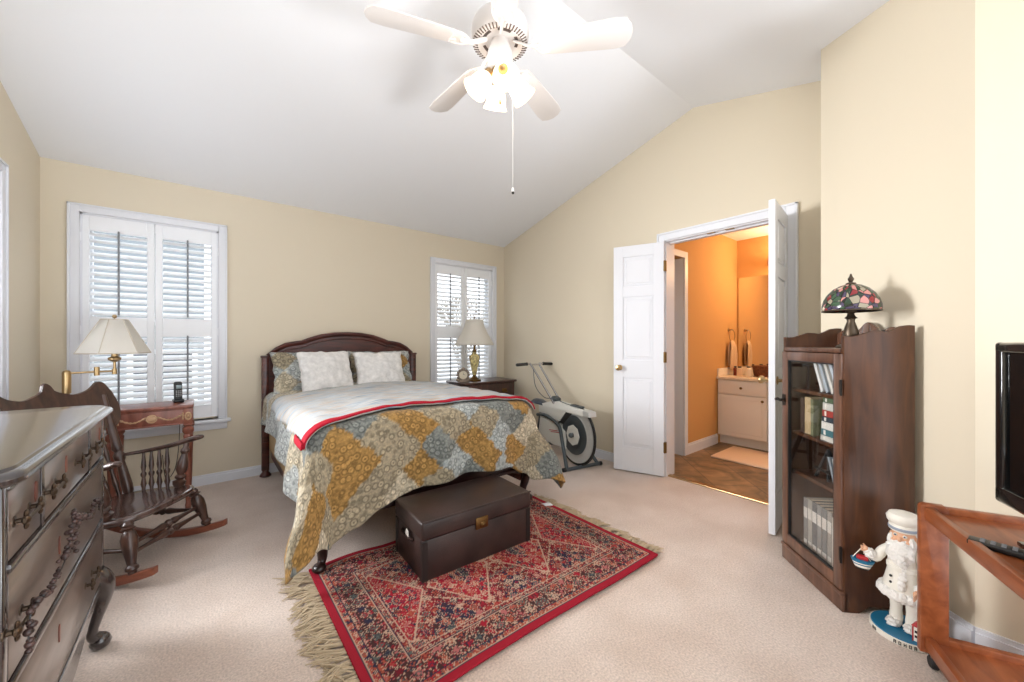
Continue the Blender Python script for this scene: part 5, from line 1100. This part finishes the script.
# ================================================================ BATHROOM
vn = thing('bathroom_vanity', 'white bathroom vanity cabinet with drawers and doors', 'vanity', (4.93, 1.10, 0))
VX, VY0, VY1 = 4.645, .40, 1.948
M['cab'] = mat('cabinet_white', (240, 234, 226), .4)
def vl(bm): bmesh.ops.translate(bm, vec=(-4.93, -1.10, 0), verts=bm.verts[:]); return bm
bm = nb(); bb(bm, VX + .018, BX - .003, VY0, VY1, .10, .745, .002); bb(bm, VX + .08, BX - .003, VY0, VY1, 0, .10); obj('carcass', vl(bm), M['cab'], vn, 0)
def vfront(nm, y0, y1, z0, z1, knob):
    bm = nb(); bb(bm, VX, VX + .018, y0, y1, z0, z1, .003); i = .045
    if z1 - z0 > .2:
        bb(bm, VX - .004, VX + .002, y0 + i, y1 - i, z0 + i, z1 - i, .004)
        for a, b, p, q in ((y0 + .035, y0 + .04, z0 + .035, z1 - .035), (y1 - .04, y1 - .035, z0 + .035, z1 - .035), (y0 + .035, y1 - .035, z0 + .035, z0 + .04), (y0 + .035, y1 - .035, z1 - .04, z1 - .035)): bb(bm, VX - .003, VX + .002, a, b, p, q)
    else: bb(bm, VX - .003, VX + .002, y0 + .025, y1 - .025, z0 + .025, z1 - .025, .003)
    d = obj(nm, vl(bm), M['cab'], vn, 30); bm = nb(); lathe(bm, [(0, 0), (.006, 0), (.006, .012), (.014, .018), (.014, .024), (0, .028)], m=MX.Translation((VX, *knob)) @ MX.Rotation(R(-90), 4, 'Y'), seg=14); obj('knob', vl(bm), M['oldbrass'], d)
for y1 in (1.935, 1.43, .925):
    y0 = y1 - .49
    vfront('drawer', y0, y1, .585, .735, ((y0 + y1) / 2, .66)); vfront('door', y0, y1, .115, .575, (y0 + .035, .535) if y1 != 1.43 else (y1 - .035, .535))
cp = thing('vanity_countertop', 'pale marble countertop with backsplash on the bathroom vanity', 'countertop', (4.93, 1.10, .745)); bm = nb(); bb(bm, VX - .02, BX - .003, VY0 - .02, VY1, .745, .775, .006)
bb(bm, BX - .022, BX - .003, VY0 - .02, VY1, .775, .865, .003); bb(bm, VX, BX - .022, VY1 - .018, VY1, .775, .865, .003); vl(bm); bmesh.ops.translate(bm, vec=(0, 0, -.745), verts=bm.verts[:]); obj('slab', bm, mat('cream_marble', (236, 222, 202), .25, var=.06, vscale=8), cp, 30)
mr = thing('wall_mirror', 'large frameless mirror above the bathroom vanity', 'mirror', (BX - .004, 1.18, 1.42)); bm = nb(); box(bm, (-.002, 0, 0), (.006, 1.50, 1.10), None, .001, 1); obj('mirror_glass', bm, M['mirror'], mr, 0)
bm = nb()
for y in (-.5, .5): box(bm, (-.006, y, -.55), (.008, .03, .014), None, .002)
obj('mirror_clip', bm, M['chrome'], mr)
TX, TZ = 4.96, 1.32
tr_ = thing('towel_ring', 'brass towel ring on the bathroom wall left of the mirror', 'towel ring', (TX, BY, TZ)); bm = nb(); lathe(bm, [(.024, 0), (.022, .006), (.012, .012), (.009, .04), (.013, .045), (0, .05)], m=MX.Rotation(R(90), 4, 'X'), seg=16); obj('mount', bm, M['brass'], tr_)
bm = nb(); torus(bm, (0, -.044, -.075), .075, .0045, MX.Rotation(R(90), 4, 'X') @ MX(), 32, 8); obj('ring', bm, M['brass'], tr_)
bm = nb()
def towel(u, v):
    L = .34; s = v * 2 - 1; x = (u - .5) * .17 * (.55 + .45 * min(1, abs(s) * 2.2)) + .004 * sin(u * 20); yy = -.044 + (.014 if s < 0 else -.016) * min(1, abs(s) * 6) + .006 * sin(u * 17 + s) * min(1, abs(s) * 3); z = -.150 + .008 * (1 - min(1, abs(s) * 8)) - abs(s) * L * (1 if s > 0 else .86); return V((TX + x, BY + yy, TZ + z + .008))
grid(bm, towel, 22, 40); tag(obj('hand_towel', bm, mat('peach_towel', (226, 190, 150), .95, bump=.4, bscale=200), None, 80, solid=.004), 'pale hand towel hanging from the brass towel ring', 'towel')
def jar(label, loc, r, h, rgb, lid):
    t = thing('toiletry_jar', label, 'jar', loc, 0, 'toiletries on the vanity'); bm = nb(); lathe(bm, [(r * .9, 0), (r, .006), (r, h * .72), (r * .7, h * .8), (r * .55, h * .84)], seg=18); obj('bottle', bm, mat('jar_body', rgb, .25), t); bm = nb(); lathe(bm, [(r * .6, h * .82), (r * .62, h * .98), (r * .5, h), (0, h)], seg=18); obj('lid', bm, mat('jar_lid', lid, .3), t)
jar('dark red bottle on the vanity beside the towel', (4.93, 1.86, .775), .022, .11, (120, 50, 36), (60, 40, 30)); jar('pale soap dispenser in the middle of the bathroom counter', (4.87, 1.79, .775), .032, .115, (222, 196, 170), (90, 70, 56)); jar('clear white jar on the counter next to the wicker basket', (4.88, 1.70, .775), .034, .12, (232, 222, 206), (120, 110, 96))
bs = thing('wicker_basket', 'brown wicker basket on the bathroom counter under the mirror', 'basket', (4.98, 1.55, .775)); bm = nb()
for k in range(9): z = .006 + .014 * k; tube(bm, [(s[0] * (.09 + .002 * k), s[1] * (.12 + .002 * k), z) for s in [(cos(a) * (1 if abs(cos(a)) < .7 else .9), sin(a)) for a in [2 * pi * i / 28 for i in range(28)]]], .0085, 6, closed=True)
obj('wicker_sides', bm, mat('dark_wicker', (104, 60, 34), .7, bump=.6, bscale=120, var=.3, vscale=60), bs); bm = nb(); bb(bm, -.08, .08, -.11, .11, 0, .012); obj('basket_bottom', bm, mat('wicker_bottom', (92, 54, 30), .8), bs)
mt_ = nb(); vs = box(mt_, (0, 0, .011), (.56, .86, .02), None, .009, 3); tag(obj('bath_mat', mt_, mat('peach_bath_mat', (236, 206, 176), .95, bump=.9, bscale=90)), 'pale peach bath mat on the slate floor before the vanity', 'bath mat').location = (4.30, 1.32, 0)
vlgt = thing('vanity_light', 'brass vanity light with glowing globes above the bathroom mirror', 'light', (BX, 1.18, 2.12)); bm = nb(); bb(bm, -.03, 0, -.42, .42, -.045, .045, .006); obj('back_plate', bm, M['brass'], vlgt, 30)
wg = mat('warm_globe', (255, 230, 190), .3, emit=(255, 190, 110), es=9)
for k in range(4):
    y = -.3 + .2 * k; bm = nb(); cyl(bm, (-.02, y, 0), (-.07, y, 0), .02); obj('lamp_holder', bm, M['brass'], vlgt); bm = nb(); ball(bm, (-.115, y, 0), .055, 20, 14); obj('globe', bm, wg, vlgt)
l = bpy.data.lights.new('vanity_bulbs', 'POINT'); l.energy = 20; l.color = (1, .67, .39); l.shadow_soft_size = .1; o = bpy.data.objects.new('vanity_bulbs', l); COL.objects.link(o); o.location = (BX - .26, 1.18, 2.12)
